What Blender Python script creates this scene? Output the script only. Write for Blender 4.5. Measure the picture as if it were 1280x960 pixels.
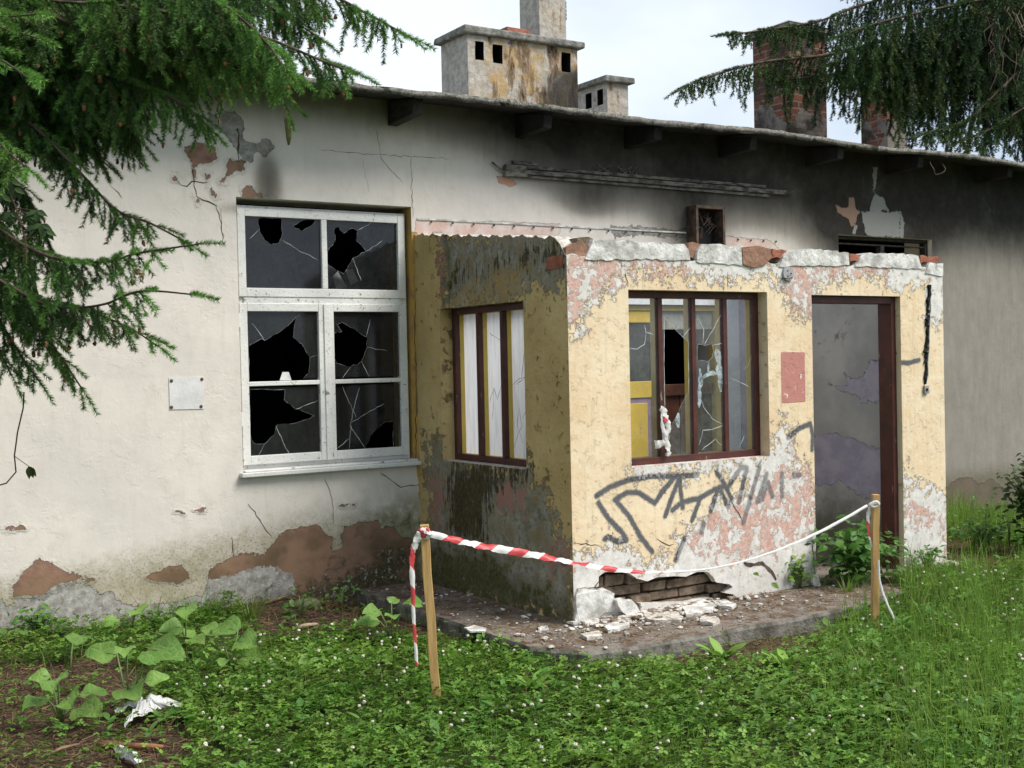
import bpy, math, random
import numpy as np
from mathutils import Vector, Matrix, noise as mnoise
from mathutils.geometry import delaunay_2d_cdt
for o in list(bpy.data.objects): bpy.data.objects.remove(o)
rnd = random.Random(7); rs = np.random.RandomState(7)
SC = bpy.context.scene; COL = SC.collection
# ---------------------------------------------------------------- camera
CX, CY, CZ = -4.43958, -8.17585, 1.65559
YAW, PIT, ROL, FPX = 0.57523, 0.01743, -0.02184, 1517.127
F_ = np.array([math.sin(YAW)*math.cos(PIT), math.cos(YAW)*math.cos(PIT), -math.sin(PIT)])
R0 = np.array([math.cos(YAW), -math.sin(YAW), 0.0]); U0 = np.cross(R0, F_)
R_ = math.cos(ROL)*R0 + math.sin(ROL)*U0; U_ = -math.sin(ROL)*R0 + math.cos(ROL)*U0
cam_d = bpy.data.cameras.new('camera'); cam = bpy.data.objects.new('camera', cam_d); COL.objects.link(cam)
cam_d.sensor_width = 36; cam_d.lens = 36*FPX/1280; cam_d.clip_end = 2000; cam_d.clip_start = .05
M = Matrix(((R_[0], U_[0], -F_[0], CX), (R_[1], U_[1], -F_[1], CY), (R_[2], U_[2], -F_[2], CZ), (0, 0, 0, 1)))
cam.matrix_world = M; SC.camera = cam
CAM = np.array([CX, CY, CZ])
# ---------------------------------------------------------------- light
SUN_AZ, SUN_EL = math.radians(140), math.radians(50)      # azimuth from +Y towards +X
w = bpy.data.worlds.new('World'); SC.world = w; w.use_nodes = True
nt = w.node_tree; nt.nodes.clear()
out = nt.nodes.new('ShaderNodeOutputWorld'); bg = nt.nodes.new('ShaderNodeBackground')
sky = nt.nodes.new('ShaderNodeTexSky'); sky.sky_type = 'NISHITA'; sky.sun_disc = False
sky.sun_elevation = SUN_EL; sky.sun_rotation = SUN_AZ
tc = nt.nodes.new('ShaderNodeTexCoord'); mp = nt.nodes.new('ShaderNodeMapping'); mp.inputs['Scale'].default_value = (1, 1, 2.2)
nz = nt.nodes.new('ShaderNodeTexNoise'); nz.inputs['Scale'].default_value = 1.7; nz.inputs['Detail'].default_value = 5; nz.inputs['Roughness'].default_value = .5
nt.links.new(tc.outputs['Generated'], mp.inputs[0]); nt.links.new(mp.outputs[0], nz.inputs['Vector'])
cr = nt.nodes.new('ShaderNodeValToRGB'); cr.color_ramp.elements[0].position = .38; cr.color_ramp.elements[1].position = .62
cr.color_ramp.elements[0].color = (3.1, 4.0, 5.1, 1); cr.color_ramp.elements[1].color = (6.9, 7.3, 7.8, 1)
nt.links.new(nz.outputs[0], cr.inputs[0])
mx = nt.nodes.new('ShaderNodeMix'); mx.data_type = 'RGBA'; mx.inputs[0].default_value = .88
nt.links.new(sky.outputs[0], mx.inputs[6]); nt.links.new(cr.outputs[0], mx.inputs[7])
nt.links.new(mx.outputs[2], bg.inputs[0]); bg.inputs[1].default_value = .1
nt.links.new(bg.outputs[0], out.inputs[0])
sd = bpy.data.lights.new('sun', 'SUN'); sun = bpy.data.objects.new('sun', sd); COL.objects.link(sun)
sd.energy = 3.1; sd.angle = math.radians(30); sd.color = (1, .95, .88)
sv = Vector((math.sin(SUN_AZ)*math.cos(SUN_EL), math.cos(SUN_AZ)*math.cos(SUN_EL), math.sin(SUN_EL)))
sun.rotation_euler = sv.to_track_quat('Z', 'Y').to_euler(); sun.location = (5, -12, 15)
SC.view_settings.view_transform = 'Standard'; SC.view_settings.look = 'None'
SC.view_settings.exposure = 0.65; SC.view_settings.gamma = 1
# ---------------------------------------------------------------- helpers
def ray(x, y): return F_ + R_*(x-640)/FPX + U_*(480-y)/FPX
def bp(x, y, ax, val):
    d = ray(x, y); return CAM + (val-CAM[ax])/d[ax]*d
def bpp(x, y, P, n):
    d = ray(x, y); n = np.array(n, float); return CAM + ((np.array(P)-CAM)@n)/(d@n)*d
def at(x, y, depth): return CAM + ray(x, y)*depth
def proj_np(P):
    d = P-CAM; wv = d@F_; return 640+FPX*(d@R_)/wv, 480-FPX*(d@U_)/wv, wv
def link(o): COL.objects.link(o); return o
def tag(o, label=None, cat=None, group=None, kind=None):
    if label: o['label'] = label
    if cat: o['category'] = cat
    if group: o['group'] = group
    if kind: o['kind'] = kind
    return o
def empty(name, loc, label=None, cat=None, group=None):
    o = bpy.data.objects.new(name, None); link(o); o.location = loc; o.empty_display_size = .1
    return tag(o, label, cat, group)
def wloc(o):
    v = Vector((0, 0, 0))
    while o is not None: v += o.location; o = o.parent
    return v
def finish(name, me, mats, parent, smooth=False):
    for m in (mats if isinstance(mats, (list, tuple)) else [mats]): me.materials.append(m)
    o = bpy.data.objects.new(name, me); link(o)
    if parent: o.parent = parent
    if smooth: me.polygons.foreach_set('use_smooth', [True]*len(me.polygons))
    return o
def np_obj(name, V, Fc, mats, parent=None, mi=None, attrs=None, smooth=False, uniform=None):
    """V (n,3) world coordinates; Fc (m,k) faces."""
    V = np.asarray(V, np.float32).copy(); Fc = np.asarray(Fc, np.int32)
    if parent: V -= np.array(wloc(parent), np.float32)
    me = bpy.data.meshes.new(name); k = Fc.shape[1]
    me.vertices.add(len(V)); me.vertices.foreach_set('co', V.ravel())
    me.loops.add(Fc.size); me.loops.foreach_set('vertex_index', Fc.ravel())
    me.polygons.add(len(Fc)); me.polygons.foreach_set('loop_start', np.arange(0, Fc.size, k, dtype=np.int32))
    try: me.polygons.foreach_set('loop_total', np.full(len(Fc), k, np.int32))
    except Exception: pass
    if mi is not None: me.polygons.foreach_set('material_index', np.asarray(mi, np.int32))
    me.update(calc_edges=True)
    for a, vals in (attrs or {}).items():
        at_ = me.attributes.new(a, 'FLOAT', 'POINT'); at_.data.foreach_set('value', np.asarray(vals, np.float32))
    return finish(name, me, mats, parent, smooth)
class MB:
    def __init__(s): s.v = []; s.f = []; s.m = []
    def add(s, vs, fs, m=0):
        b = len(s.v); s.v += [tuple(map(float, v)) for v in vs]; s.f += [tuple(b+i for i in f) for f in fs]; s.m += [m]*len(fs)
    def box(s, a, b, m=0, bev=0, jit=0):
        x0, y0, z0 = a; x1, y1, z1 = b
        vs = [(x0, y0, z0), (x1, y0, z0), (x1, y1, z0), (x0, y1, z0), (x0, y0, z1), (x1, y0, z1), (x1, y1, z1), (x0, y1, z1)]
        if jit: vs = [tuple(c+rnd.uniform(-jit, jit) for c in v) for v in vs]
        s.add(vs, [(0, 3, 2, 1), (4, 5, 6, 7), (0, 1, 5, 4), (1, 2, 6, 5), (2, 3, 7, 6), (3, 0, 4, 7)], m)
    def bar(s, p, q, w, h, m=0, up=(0, 0, 1)):
        p = Vector(p); q = Vector(q); d = (q-p).normalized(); u = Vector(up)
        if abs(d.dot(u)) > .99: u = Vector((0, 1, 0))
        a = d.cross(u).normalized()*w/2; b = a.cross(d).normalized()*h/2
        s.add([p-a-b, p+a-b, p+a+b, p-a+b, q-a-b, q+a-b, q+a+b, q-a+b], [(0, 3, 2, 1), (4, 5, 6, 7), (0, 1, 5, 4), (1, 2, 6, 5), (2, 3, 7, 6), (3, 0, 4, 7)], m)
    def tube(s, pts, r, n=6, m=0, cap=True):
        pts = [Vector(p) for p in pts]; rr = r if isinstance(r, (list, tuple)) else [r]*len(pts)
        vs = []; fs = []; a = None
        for i, p in enumerate(pts):
            d = (pts[min(i+1, len(pts)-1)]-pts[max(i-1, 0)]).normalized()
            if a is None: a = d.orthogonal().normalized()
            a = (a-d*a.dot(d)).normalized(); b = d.cross(a)
            for j in range(n):
                t = 2*math.pi*j/n; vs.append(p+(a*math.cos(t)+b*math.sin(t))*rr[i])
        for i in range(len(pts)-1):
            for j in range(n):
                k = (j+1) % n; fs.append((i*n+j, i*n+k, (i+1)*n+k, (i+1)*n+j))
        if cap: fs.append(tuple(range(n-1, -1, -1))); fs.append(tuple((len(pts)-1)*n+j for j in range(n)))
        s.add(vs, fs, m)
    def ellip(s, c, r, n=8, k=5, m=0, jit=0):
        c = Vector(c); vs = [c+Vector((0, 0, r[2]))]; fs = []
        for i in range(1, k):
            ph = math.pi*i/k
            for j in range(n):
                t = 2*math.pi*j/n; q = 1+rnd.uniform(-jit, jit)
                vs.append(c+Vector((r[0]*math.sin(ph)*math.cos(t)*q, r[1]*math.sin(ph)*math.sin(t)*q, r[2]*math.cos(ph)*q)))
        vs.append(c-Vector((0, 0, r[2]))); e = len(vs)-1
        for j in range(n):
            fs.append((0, 1+j, 1+(j+1) % n)); fs.append((e, 1+(k-2)*n+(j+1) % n, 1+(k-2)*n+j))
        for i in range(k-2):
            for j in range(n): fs.append((1+i*n+j, 1+(i+1)*n+j, 1+(i+1)*n+(j+1) % n, 1+i*n+(j+1) % n))
        s.add(vs, fs, m)
    def slab(s, poly, n, t, m=0, m2=None):
        """planar polygon (3D points) extruded by t along n"""
        n = Vector(n).normalized()*t; a = [Vector(p) for p in poly]; k = len(a)
        s.add(a+[p+n for p in a], [tuple(range(k)), tuple(range(2*k-1, k-1, -1))], m)
        s.add(a+[p+n for p in a], [(i, (i+1) % k, k+(i+1) % k, k+i) for i in range(k)], m if m2 is None else m2)
    def build(s, name, mats, parent=None, smooth=False, bevel=0):
        o_ = Vector((0, 0, 0)) if parent is None else wloc(parent)
        me = bpy.data.meshes.new(name); me.from_pydata([Vector(v)-o_ for v in s.v], [], s.f)
        me.polygons.foreach_set('material_index', s.m); me.update()
        o = finish(name, me, mats, parent, smooth)
        if bevel:
            b = o.modifiers.new('bevel', 'BEVEL'); b.width = bevel; b.segments = 2; b.limit_method = 'ANGLE'
        return o
# ---- fields on planes
def sdf_poly(U, V, poly):
    """positive inside"""
    P = np.asarray(poly, float); d = np.full(U.shape, 1e9); ins = np.zeros(U.shape, bool); n = len(P)
    for i in range(n):
        a = P[i]; b = P[(i+1) % n]; e = b-a
        t = np.clip(((U-a[0])*e[0]+(V-a[1])*e[1])/max(e@e, 1e-12), 0, 1)
        d = np.minimum(d, (U-a[0]-t*e[0])**2+(V-a[1]-t*e[1])**2)
        if a[1] != b[1]:
            c = ((a[1] > V) != (b[1] > V)) & (U < (b[0]-a[0])*(V-a[1])/(b[1]-a[1])+a[0]); ins ^= c
    d = np.sqrt(d); return np.where(ins, d, -d)
def sdf_lines(U, V, lines):
    d = np.full(U.shape, 1e9)
    for L in lines:
        for a, b in zip(L[:-1], L[1:]):
            a = np.array(a, float); e = np.array(b, float)-a
            t = np.clip(((U-a[0])*e[0]+(V-a[1])*e[1])/max(e@e, 1e-12), 0, 1)
            d = np.minimum(d, (U-a[0]-t*e[0])**2+(V-a[1]-t*e[1])**2)
    return np.sqrt(d)
def union(*a):
    r = a[0]
    for b in a[1:]: r = np.maximum(r, b)
    return r
def pin(pt, poly):
    x, y = pt; c = False; n = len(poly)
    for i in range(n):
        (x0, y0), (x1, y1) = poly[i], poly[(i+1) % n]
        if (y0 > y) != (y1 > y) and x < (x1-x0)*(y-y0)/(y1-y0)+x0: c = not c
    return c
def sstep(x, a, b):
    t = np.clip((x-a)/(b-a), 0, 1); return t*t*(3-2*t)
# ---- shader helper
class S:
    def __init__(s, name, rough=.85, spec=.3):
        s.m = bpy.data.materials.new(name); s.m.use_nodes = True; s.t = s.m.node_tree
        s.b = s.t.nodes['Principled BSDF']; s.b.inputs['Roughness'].default_value = rough
        s.b.inputs['Specular IOR Level'].default_value = spec; s._c = None
    def n(s, t, **k):
        x = s.t.nodes.new(t)
        for a, b in k.items(): setattr(x, a, b)
        return x
    def put(s, sock, v):
        if isinstance(v, bpy.types.NodeSocket): s.t.links.new(v, sock)
        elif isinstance(v, (tuple, list)) and sock.type == 'RGBA': sock.default_value = (*v[:3], 1)
        else: sock.default_value = v
    def co(s, scale=None):
        if s._c is None: s._c = s.n('ShaderNodeTexCoord').outputs['Object']
        if scale is None: return s._c
        m = s.n('ShaderNodeMapping'); s.put(m.inputs[0], s._c); m.inputs['Scale'].default_value = scale; return m.outputs[0]
    def noise(s, sc, det=4, ro=.6, vec=None, dist=0):
        x = s.n('ShaderNodeTexNoise'); s.put(x.inputs['Vector'], vec or s.co()); x.inputs['Scale'].default_value = sc
        x.inputs['Detail'].default_value = det; x.inputs['Roughness'].default_value = ro; x.inputs['Distortion'].default_value = dist
        return x.outputs[0]
    def vor(s, sc, feat='DISTANCE_TO_EDGE', vec=None):
        x = s.n('ShaderNodeTexVoronoi', feature=feat); s.put(x.inputs['Vector'], vec or s.co()); x.inputs['Scale'].default_value = sc
        return x.outputs[0]
    def wv(s, vec, amt=.05, sc=6):
        """coordinates warped by noise"""
        x = s.n('ShaderNodeTexNoise'); s.put(x.inputs['Vector'], vec); x.inputs['Scale'].default_value = sc
        a = s.n('ShaderNodeVectorMath', operation='SCALE'); s.put(a.inputs[0], x.outputs[1]); a.inputs['Scale'].default_value = amt
        b = s.n('ShaderNodeVectorMath', operation='ADD'); s.put(b.inputs[0], vec); s.put(b.inputs[1], a.outputs[0]); return b.outputs[0]
    def attr(s, name):
        x = s.n('ShaderNodeAttribute'); x.attribute_name = name; return x.outputs['Fac']
    def math(s, op, a, b=0, c=0, clamp=False):
        x = s.n('ShaderNodeMath', operation=op); x.use_clamp = clamp
        s.put(x.inputs[0], a); s.put(x.inputs[1], b); s.put(x.inputs[2], c); return x.outputs[0]
    def add(s, *a):
        r = a[0]
        for b in a[1:]: r = s.math('ADD', r, b)
        return r
    def mul(s, *a):
        r = a[0]
        for b in a[1:]: r = s.math('MULTIPLY', r, b)
        return r
    def cen(s, n, amp): return s.math('MULTIPLY_ADD', n, amp*2, -amp)
    def rng(s, v, a, b, lo=0, hi=1):
        x = s.n('ShaderNodeMapRange'); x.interpolation_type = 'SMOOTHSTEP'; s.put(x.inputs[0], v)
        for i, q in enumerate((a, b, lo, hi)): s.put(x.inputs[i+1], q)
        return x.outputs[0]
    def mix(s, f, a, b, mode='MIX'):
        x = s.n('ShaderNodeMix', data_type='RGBA', blend_type=mode); s.put(x.inputs[0], f); s.put(x.inputs[6], a); s.put(x.inputs[7], b); return x.outputs[2]
    def bump(s, h, dist=.01, st=1.0):
        x = s.n('ShaderNodeBump'); x.inputs['Distance'].default_value = dist; x.inputs['Strength'].default_value = st
        s.put(x.inputs['Height'], h); s.t.links.new(x.outputs[0], s.b.inputs['Normal'])
    def sep(s):
        x = s.n('ShaderNodeSeparateXYZ'); s.put(x.inputs[0], s.co()); return x.outputs
    def col(s, c): s.put(s.b.inputs['Base Color'], c); return s
def simple(name, c1, c2, sc=8, rough=.8, spec=.3, bump=.004, bsc=40, det=5, ramp=(.35, .65), metallic=0, stretch=None):
    s = S(name, rough, spec); v = s.co(stretch) if stretch else None
    s.col(s.mix(s.rng(s.noise(sc, det, vec=v), *ramp), c1, c2))
    if bump: s.bump(s.noise(bsc, 5, vec=v), bump)
    s.b.inputs['Metallic'].default_value = metallic
    return s.m
def leafmat(name, c1, c2, attr=True, trans=.35, rough=.5, veins=False):
    s = S(name, rough, .35)
    f = s.attr('var') if attr else s.rng(s.noise(14, 3), .3, .7)
    c = s.mix(f, c1, c2)
    c = s.mix(s.rng(s.noise(3, 3), .35, .7), c, s.mix(.45, c, (.10, .13, .02)))
    if veins:
        ed = s.vor(26); c = s.mix(s.mul(s.rng(ed, .10, .02), .35), c, (.30, .42, .16)); c = s.mix(s.mul(s.rng(s.noise(40, 4), .55, .7), .35), c, (.10, .17, .04)); s.bump(s.add(s.mul(s.rng(ed, 0, .2), .4), s.noise(25, 3)), .004)
    s.col(c)
    tr = s.n('ShaderNodeBsdfTranslucent'); s.put(tr.inputs[0], c)
    ms = s.n('ShaderNodeMixShader'); ms.inputs[0].default_value = trans
    s.t.links.new(s.b.outputs[0], ms.inputs[1]); s.t.links.new(tr.outputs[0], ms.inputs[2])
    s.t.links.new(ms.outputs[0], s.t.nodes['Material Output'].inputs[0])
    return s.m
# ---------------------------------------------------------------- dimensions
D = 1.9875                    # porch depth
WX0, WX1, WZ0, WZ1 = -1.387, -.047, .9476, 2.8024
PX1 = 3.643                   # porch right side
PT = 2.3239                   # porch masonry top
FX0, FX1, FZ0, FZ1 = .485, 1.727, .959, 2.114
DX0, DX1, DZ = 2.171, 3.136, 2.10
SY0, SY1, SZ0, SZ1 = -1.52, -.369, .9465, 2.0645
FD = -D
SY0 = float(bp(656, 480, 0, 0)[1])
def mw(pts, Y=0): return [(lambda q: (q[0], q[2]))(bp(x, y, 1, Y)) for x, y in pts]       # pixels to (X,Z) on a wall facing -Y
def pf(pts): return mw(pts, FD)
def ps(pts): return [(lambda q: (q[1], q[2]))(bp(x, y, 0, 0)) for x, y in pts]             # on the porch side wall
def z8(pts): return [(690+x/3.4286, 540+y/3.4286) for x, y in pts]
def z6(pts): return [(690+x/3, 280+y/3) for x, y in pts]
def z4(pts): return [(200+x/2.2857, 220+y/2.2857) for x, y in pts]
def z3(pts): return [(820+x/2.783, y/2.783) for x, y in pts]
def z2(pts): return [(400+x/2.909, y/2.909) for x, y in pts]
def z1(pts): return [(x/2.4615, y/2.4615) for x, y in pts]
def zb(pts): return [(x/2.37, 560+y/2.37) for x, y in pts]          # wall base close-up
def zs(pts): return [(500+x/4, 560+y/4) for x, y in pts]            # side wall close-up
def z7(pts): return [(940+x/2.182, 280+y/2.182) for x, y in pts]
def sheet(u0, u1, v0, v1, h, holes=(), top=None, cut=None):
    """grid sheet with rectangular holes -> U,V vertices, quads. top: function u->v max. cut: polygon removed, its rim snapped"""
    us = set([u0, u1]); vs = set([v0, v1])
    for a, b, c, d in holes: us |= {a, b}; vs |= {c, d}
    def fill(s):
        s = sorted(s); r = []
        for a, b in zip(s[:-1], s[1:]):
            n = max(1, int(math.ceil((b-a)/h))); r += list(np.linspace(a, b, n+1)[:-1])
        return np.array(r+[s[-1]])
    us = fill(us); vs = fill(vs)
    U, V = np.meshgrid(us, vs, indexing='ij'); nu, nv = U.shape
    idx = np.arange(nu*nv).reshape(nu, nv)
    q = np.stack([idx[:-1, :-1], idx[1:, :-1], idx[1:, 1:], idx[:-1, 1:]], -1).reshape(-1, 4)
    cu = ((U[:-1, :-1]+U[1:, 1:])/2).ravel(); cv = ((V[:-1, :-1]+V[1:, 1:])/2).ravel()
    keep = np.ones(len(q), bool)
    for a, b, c, d in holes: keep &= ~((cu > a) & (cu < b) & (cv > c) & (cv < d))
    U = U.ravel().copy(); V = V.ravel().copy()
    if cut is not None:
        e = 1e-4
        for _ in range(2):
            s0 = sdf_poly(U, V, cut); gx = (sdf_poly(U+e, V, cut)-s0)/e; gy = (sdf_poly(U, V+e, cut)-s0)/e
            nr = np.abs(s0) < h*.62; U[nr] -= s0[nr]*gx[nr]; V[nr] -= s0[nr]*gy[nr]
        keep &= ~(sdf_poly(U[q].mean(1), V[q].mean(1), cut) > 0)
    if top is not None:
        T = top(U); keep &= ~np.all(V[q] >= T[q]-1e-6, axis=1); V = np.minimum(V, T)
    return U, V, q[keep]
class Wall:
    """collects sheets with attribute fields and extra quads, one mesh"""
    def __init__(s): s.V = []; s.Q = []; s.M = []; s.A = []; s.n = 0
    def add(s, P, Q, m=0, A=None):
        s.V.append(np.asarray(P, float)); s.Q.append(np.asarray(Q, int)+s.n); s.M += [m]*len(Q); s.A.append(A or {}); s.n += len(P)
    def quad(s, a, b, c, d, m=0): s.add([a, b, c, d], [(0, 1, 2, 3)], m)
    def box(s, a, b, m=0):
        t = MB(); t.box(a, b); s.add(t.v, t.f, m)
    def build(s, name, mats, parent, defaults):
        V = np.concatenate(s.V); Q = np.concatenate(s.Q); at_ = {}
        for k, dv in defaults.items():
            at_[k] = np.concatenate([a.get(k, np.full(len(v), dv)) for v, a in zip(s.V, s.A)])
        return np_obj(name, V, Q, mats, parent, mi=s.M, attrs=at_)
# ---------------------------------------------------------------- materials
def mat_main():
    s = S('weathered_white_plaster', .9, .2)
    n1 = s.noise(1.3, 5); n2 = s.noise(7, 6, .65); n3 = s.noise(45, 5, .7); n4 = s.noise(16, 8, .7)
    c = s.mix(s.rng(n1, .3, .7), (.61, .57, .525), (.71, .655, .59))
    c = s.mix(s.mul(s.rng(n2, .45, .75), .6), c, (.56, .52, .46))
    c = s.mix(s.mul(s.rng(s.noise(90, 3, .6), .66, .74), .5), c, (.35, .31, .26))
    streak = s.noise(5, 5, .6, vec=s.co((3, 3, .35)))
    c = s.mix(s.mul(s.rng(streak, .5, .75), .25), c, (.50, .45, .36))
    damp = s.rng(s.add(s.attr('damp'), s.cen(n4, .45)), .3, 1.0)
    c = s.mix(s.mul(damp, .9), c, s.mix(s.rng(n2, .4, .6), (.30, .27, .17), (.42, .37, .29)))
    speck = s.mul(s.rng(s.noise(60, 4, .7), .52, .62), s.rng(s.attr('damp'), .35, .9))
    c = s.mix(s.mul(speck, .7), c, (.15, .14, .10))
    c = s.mix(s.mul(s.rng(s.attr('green'), 0, 1), s.rng(n2, .3, .6)), c, (.14, .15, .06))
    jag = s.add(s.cen(n2, .055), s.cen(s.noise(22, 8, .75), .045))
    te = s.add(s.attr('terra'), jag); gr = s.add(s.attr('grey'), jag); pk = s.add(s.attr('pink'), s.mul(jag, .6))
    mt = s.rng(te, -.002, .002); mg = s.rng(gr, -.002, .002); mp_ = s.rng(pk, -.002, .002)
    oc = s.rng(s.add(s.attr('ochre'), s.mul(jag, .3)), -.002, .002)
    c = s.mix(mp_, c, s.mix(s.rng(n2, .4, .6), (.60, .42, .36), (.66, .56, .50)))
    c = s.mix(oc, c, s.mix(s.rng(n2, .45, .6), (.46, .29, .08), (.34, .20, .08)))
    tc_ = s.mix(s.rng(n4, .35, .65), (.20, .105, .075), (.33, .20, .15)); tc_ = s.mix(s.rng(s.attr('damp'), .6, 1.0), tc_, (.15, .10, .06)); tc_ = s.mix(s.rng(s.noise(30, 5, .7), .66, .69), tc_, (.5, .45, .38))
    tc_ = s.mix(s.rng(s.noise(2.7, 3), .4, .6), tc_, (.26, .16, .105)); tc_ = s.mix(s.mul(s.rng(s.add(n2, s.cen(n4, .2)), .5, .7), .7), tc_, (.12, .085, .05))
    c = s.mix(mt, c, tc_)
    gc = s.mix(s.rng(n4, .35, .65), (.20, .185, .165), (.40, .385, .36))
    c = s.mix(mg, c, gc)
    bl = s.rng(s.add(s.attr('pale'), jag), -.002, .002); c = s.mix(bl, c, s.mix(n3, (.42, .44, .44), (.56, .57, .56)))
    sa = s.rng(s.add(s.attr('salmon'), s.mul(jag, .5)), -.002, .002); c = s.mix(sa, c, (.55, .31, .22))
    ms = s.rng(s.add(s.attr('moss'), s.cen(n4, .9), s.cen(n2, .9)), .1, .7)
    c = s.mix(ms, c, s.mix(s.rng(n3, .4, .6), (.045, .04, .02), (.10, .085, .045))); fl = s.mul(s.rng(s.noise(24, 7, .75), .56, .58), s.rng(s.attr('damp'), .5, .9)); c = s.mix(s.mul(fl, s.math('MAXIMUM', mg, ms)), c, (.45, .43, .38))
    so = s.add(s.attr('soot_shade'), s.mul(s.attr('soot_shade'), s.cen(n2, .16)), s.mul(s.attr('soot_shade'), s.cen(n1, .30)))
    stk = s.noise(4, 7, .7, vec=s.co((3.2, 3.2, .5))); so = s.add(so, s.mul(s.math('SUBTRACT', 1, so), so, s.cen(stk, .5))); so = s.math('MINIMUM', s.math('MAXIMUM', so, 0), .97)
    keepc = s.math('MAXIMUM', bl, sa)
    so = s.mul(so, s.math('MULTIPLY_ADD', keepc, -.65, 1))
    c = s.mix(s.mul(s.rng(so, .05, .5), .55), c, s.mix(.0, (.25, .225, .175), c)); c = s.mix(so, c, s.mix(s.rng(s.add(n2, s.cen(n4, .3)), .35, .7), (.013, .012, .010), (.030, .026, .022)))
    s.col(c)
    rec = s.math('MAXIMUM', s.math('MAXIMUM', mt, mg), mp_)
    edge = s.mul(s.rng(te, -.03, 0), s.math('SUBTRACT', 1, mt))
    h = s.add(s.mul(rec, -1.2), s.mul(bl, -.6), s.mul(sa, -.8), s.mul(n3, .10), s.mul(n2, .28), s.mul(n1, .9), s.mul(ms, .6), s.mul(edge, .35), s.mul(s.rng(s.noise(1.9, 8, .7), .5, .53), .07))
    s.bump(h, .011)
    return s.m
def mat_front():
    s = S('flaking_yellow_paint', .7, .3)
    n1 = s.noise(2.0, 4); n2 = s.noise(9, 9, .68); n3 = s.noise(38, 6, .7); n4 = s.noise(17, 8, .72); n5 = s.noise(110, 3, .6)
    P = s.add(s.attr('peel'), s.cen(n2, .22), s.cen(n4, .26), s.cen(n3, .09))
    mpl = s.rng(P, -.004, .004)
    Kp = s.add(s.attr('pinkb'), s.cen(s.noise(7, 9, .72, dist=.3), .42), s.cen(n3, .16), s.cen(s.noise(21, 5, .7), .2))
    mpk = s.rng(Kp, -.004, .004)
    yel = s.mix(s.rng(n1, .3, .7), (.70, .54, .35), (.77, .645, .46))
    yel = s.mix(s.mul(s.rng(n2, .45, .8), .6), yel, (.64, .43, .22))
    yel = s.mix(s.mul(s.rng(s.attr('pale'), 0, .3), .6), yel, (.80, .66, .46))
    wht = s.mix(s.rng(n4, .35, .65), (.56, .54, .51), (.72, .69, .65))
    wht = s.mix(s.rng(n2, .55, .72), wht, (.46, .44, .41))
    pnk = s.mix(s.rng(n3, .35, .65), (.48, .27, .21), (.62, .44, .38))
    c = s.mix(mpl, yel, s.mix(mpk, wht, pnk))
    rim = s.mul(s.rng(P, -.02, -.004), s.math('SUBTRACT', 1, mpl))
    c = s.mix(s.mul(rim, .35), c, (.80, .68, .48))
    gap = s.mul(s.rng(P, -.004, .002), s.rng(P, .014, .006))
    c = s.mix(s.mul(gap, .55), c, (.20, .13, .08))
    dr = s.mul(s.rng(s.attr('dirt'), 0, 1), s.rng(s.add(n4, 0), .35, .65))
    c = s.mix(s.mul(dr, .7), c, (.13, .11, .07))
    strk = s.mul(s.rng(s.noise(6, 4, .6, vec=s.co((5, 5, .4))), .52, .75), .25)
    c = s.mix(strk, c, (.34, .25, .15))
    # spray paint
    g = s.add(s.attr('spray'), s.cen(n5, .012), s.cen(n3, .008))
    mgr = s.mul(s.rng(g, -.010, .008), s.math('MULTIPLY_ADD', mpl, -.25, .96))
    c = s.mix(mgr, c, s.mix(n4, (.045, .05, .06), (.11, .12, .14)))
    ps_ = s.rng(s.add(s.attr('rose'), s.cen(n4, .006)), -.002, .002)
    rosec = s.mix(s.rng(s.add(n4, s.cen(n3, .1)), .61, .64), (.46, .20, .17), (.78, .72, .66))
    c = s.mix(ps_, c, rosec)
    s.col(c)
    flake = s.mul(s.rng(s.noise(13, 9, .72), .57, .61), s.math('SUBTRACT', 1, mpl))
    h = s.add(s.mul(mpl, -.9), s.mul(rim, .5), s.mul(n3, .25), s.mul(n4, .3), s.mul(n2, .4), s.mul(mpl, s.mul(mpk, .35)), s.mul(flake, .14), s.mul(ps_, .2))
    s.bump(h, .012)
    return s.m
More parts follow.
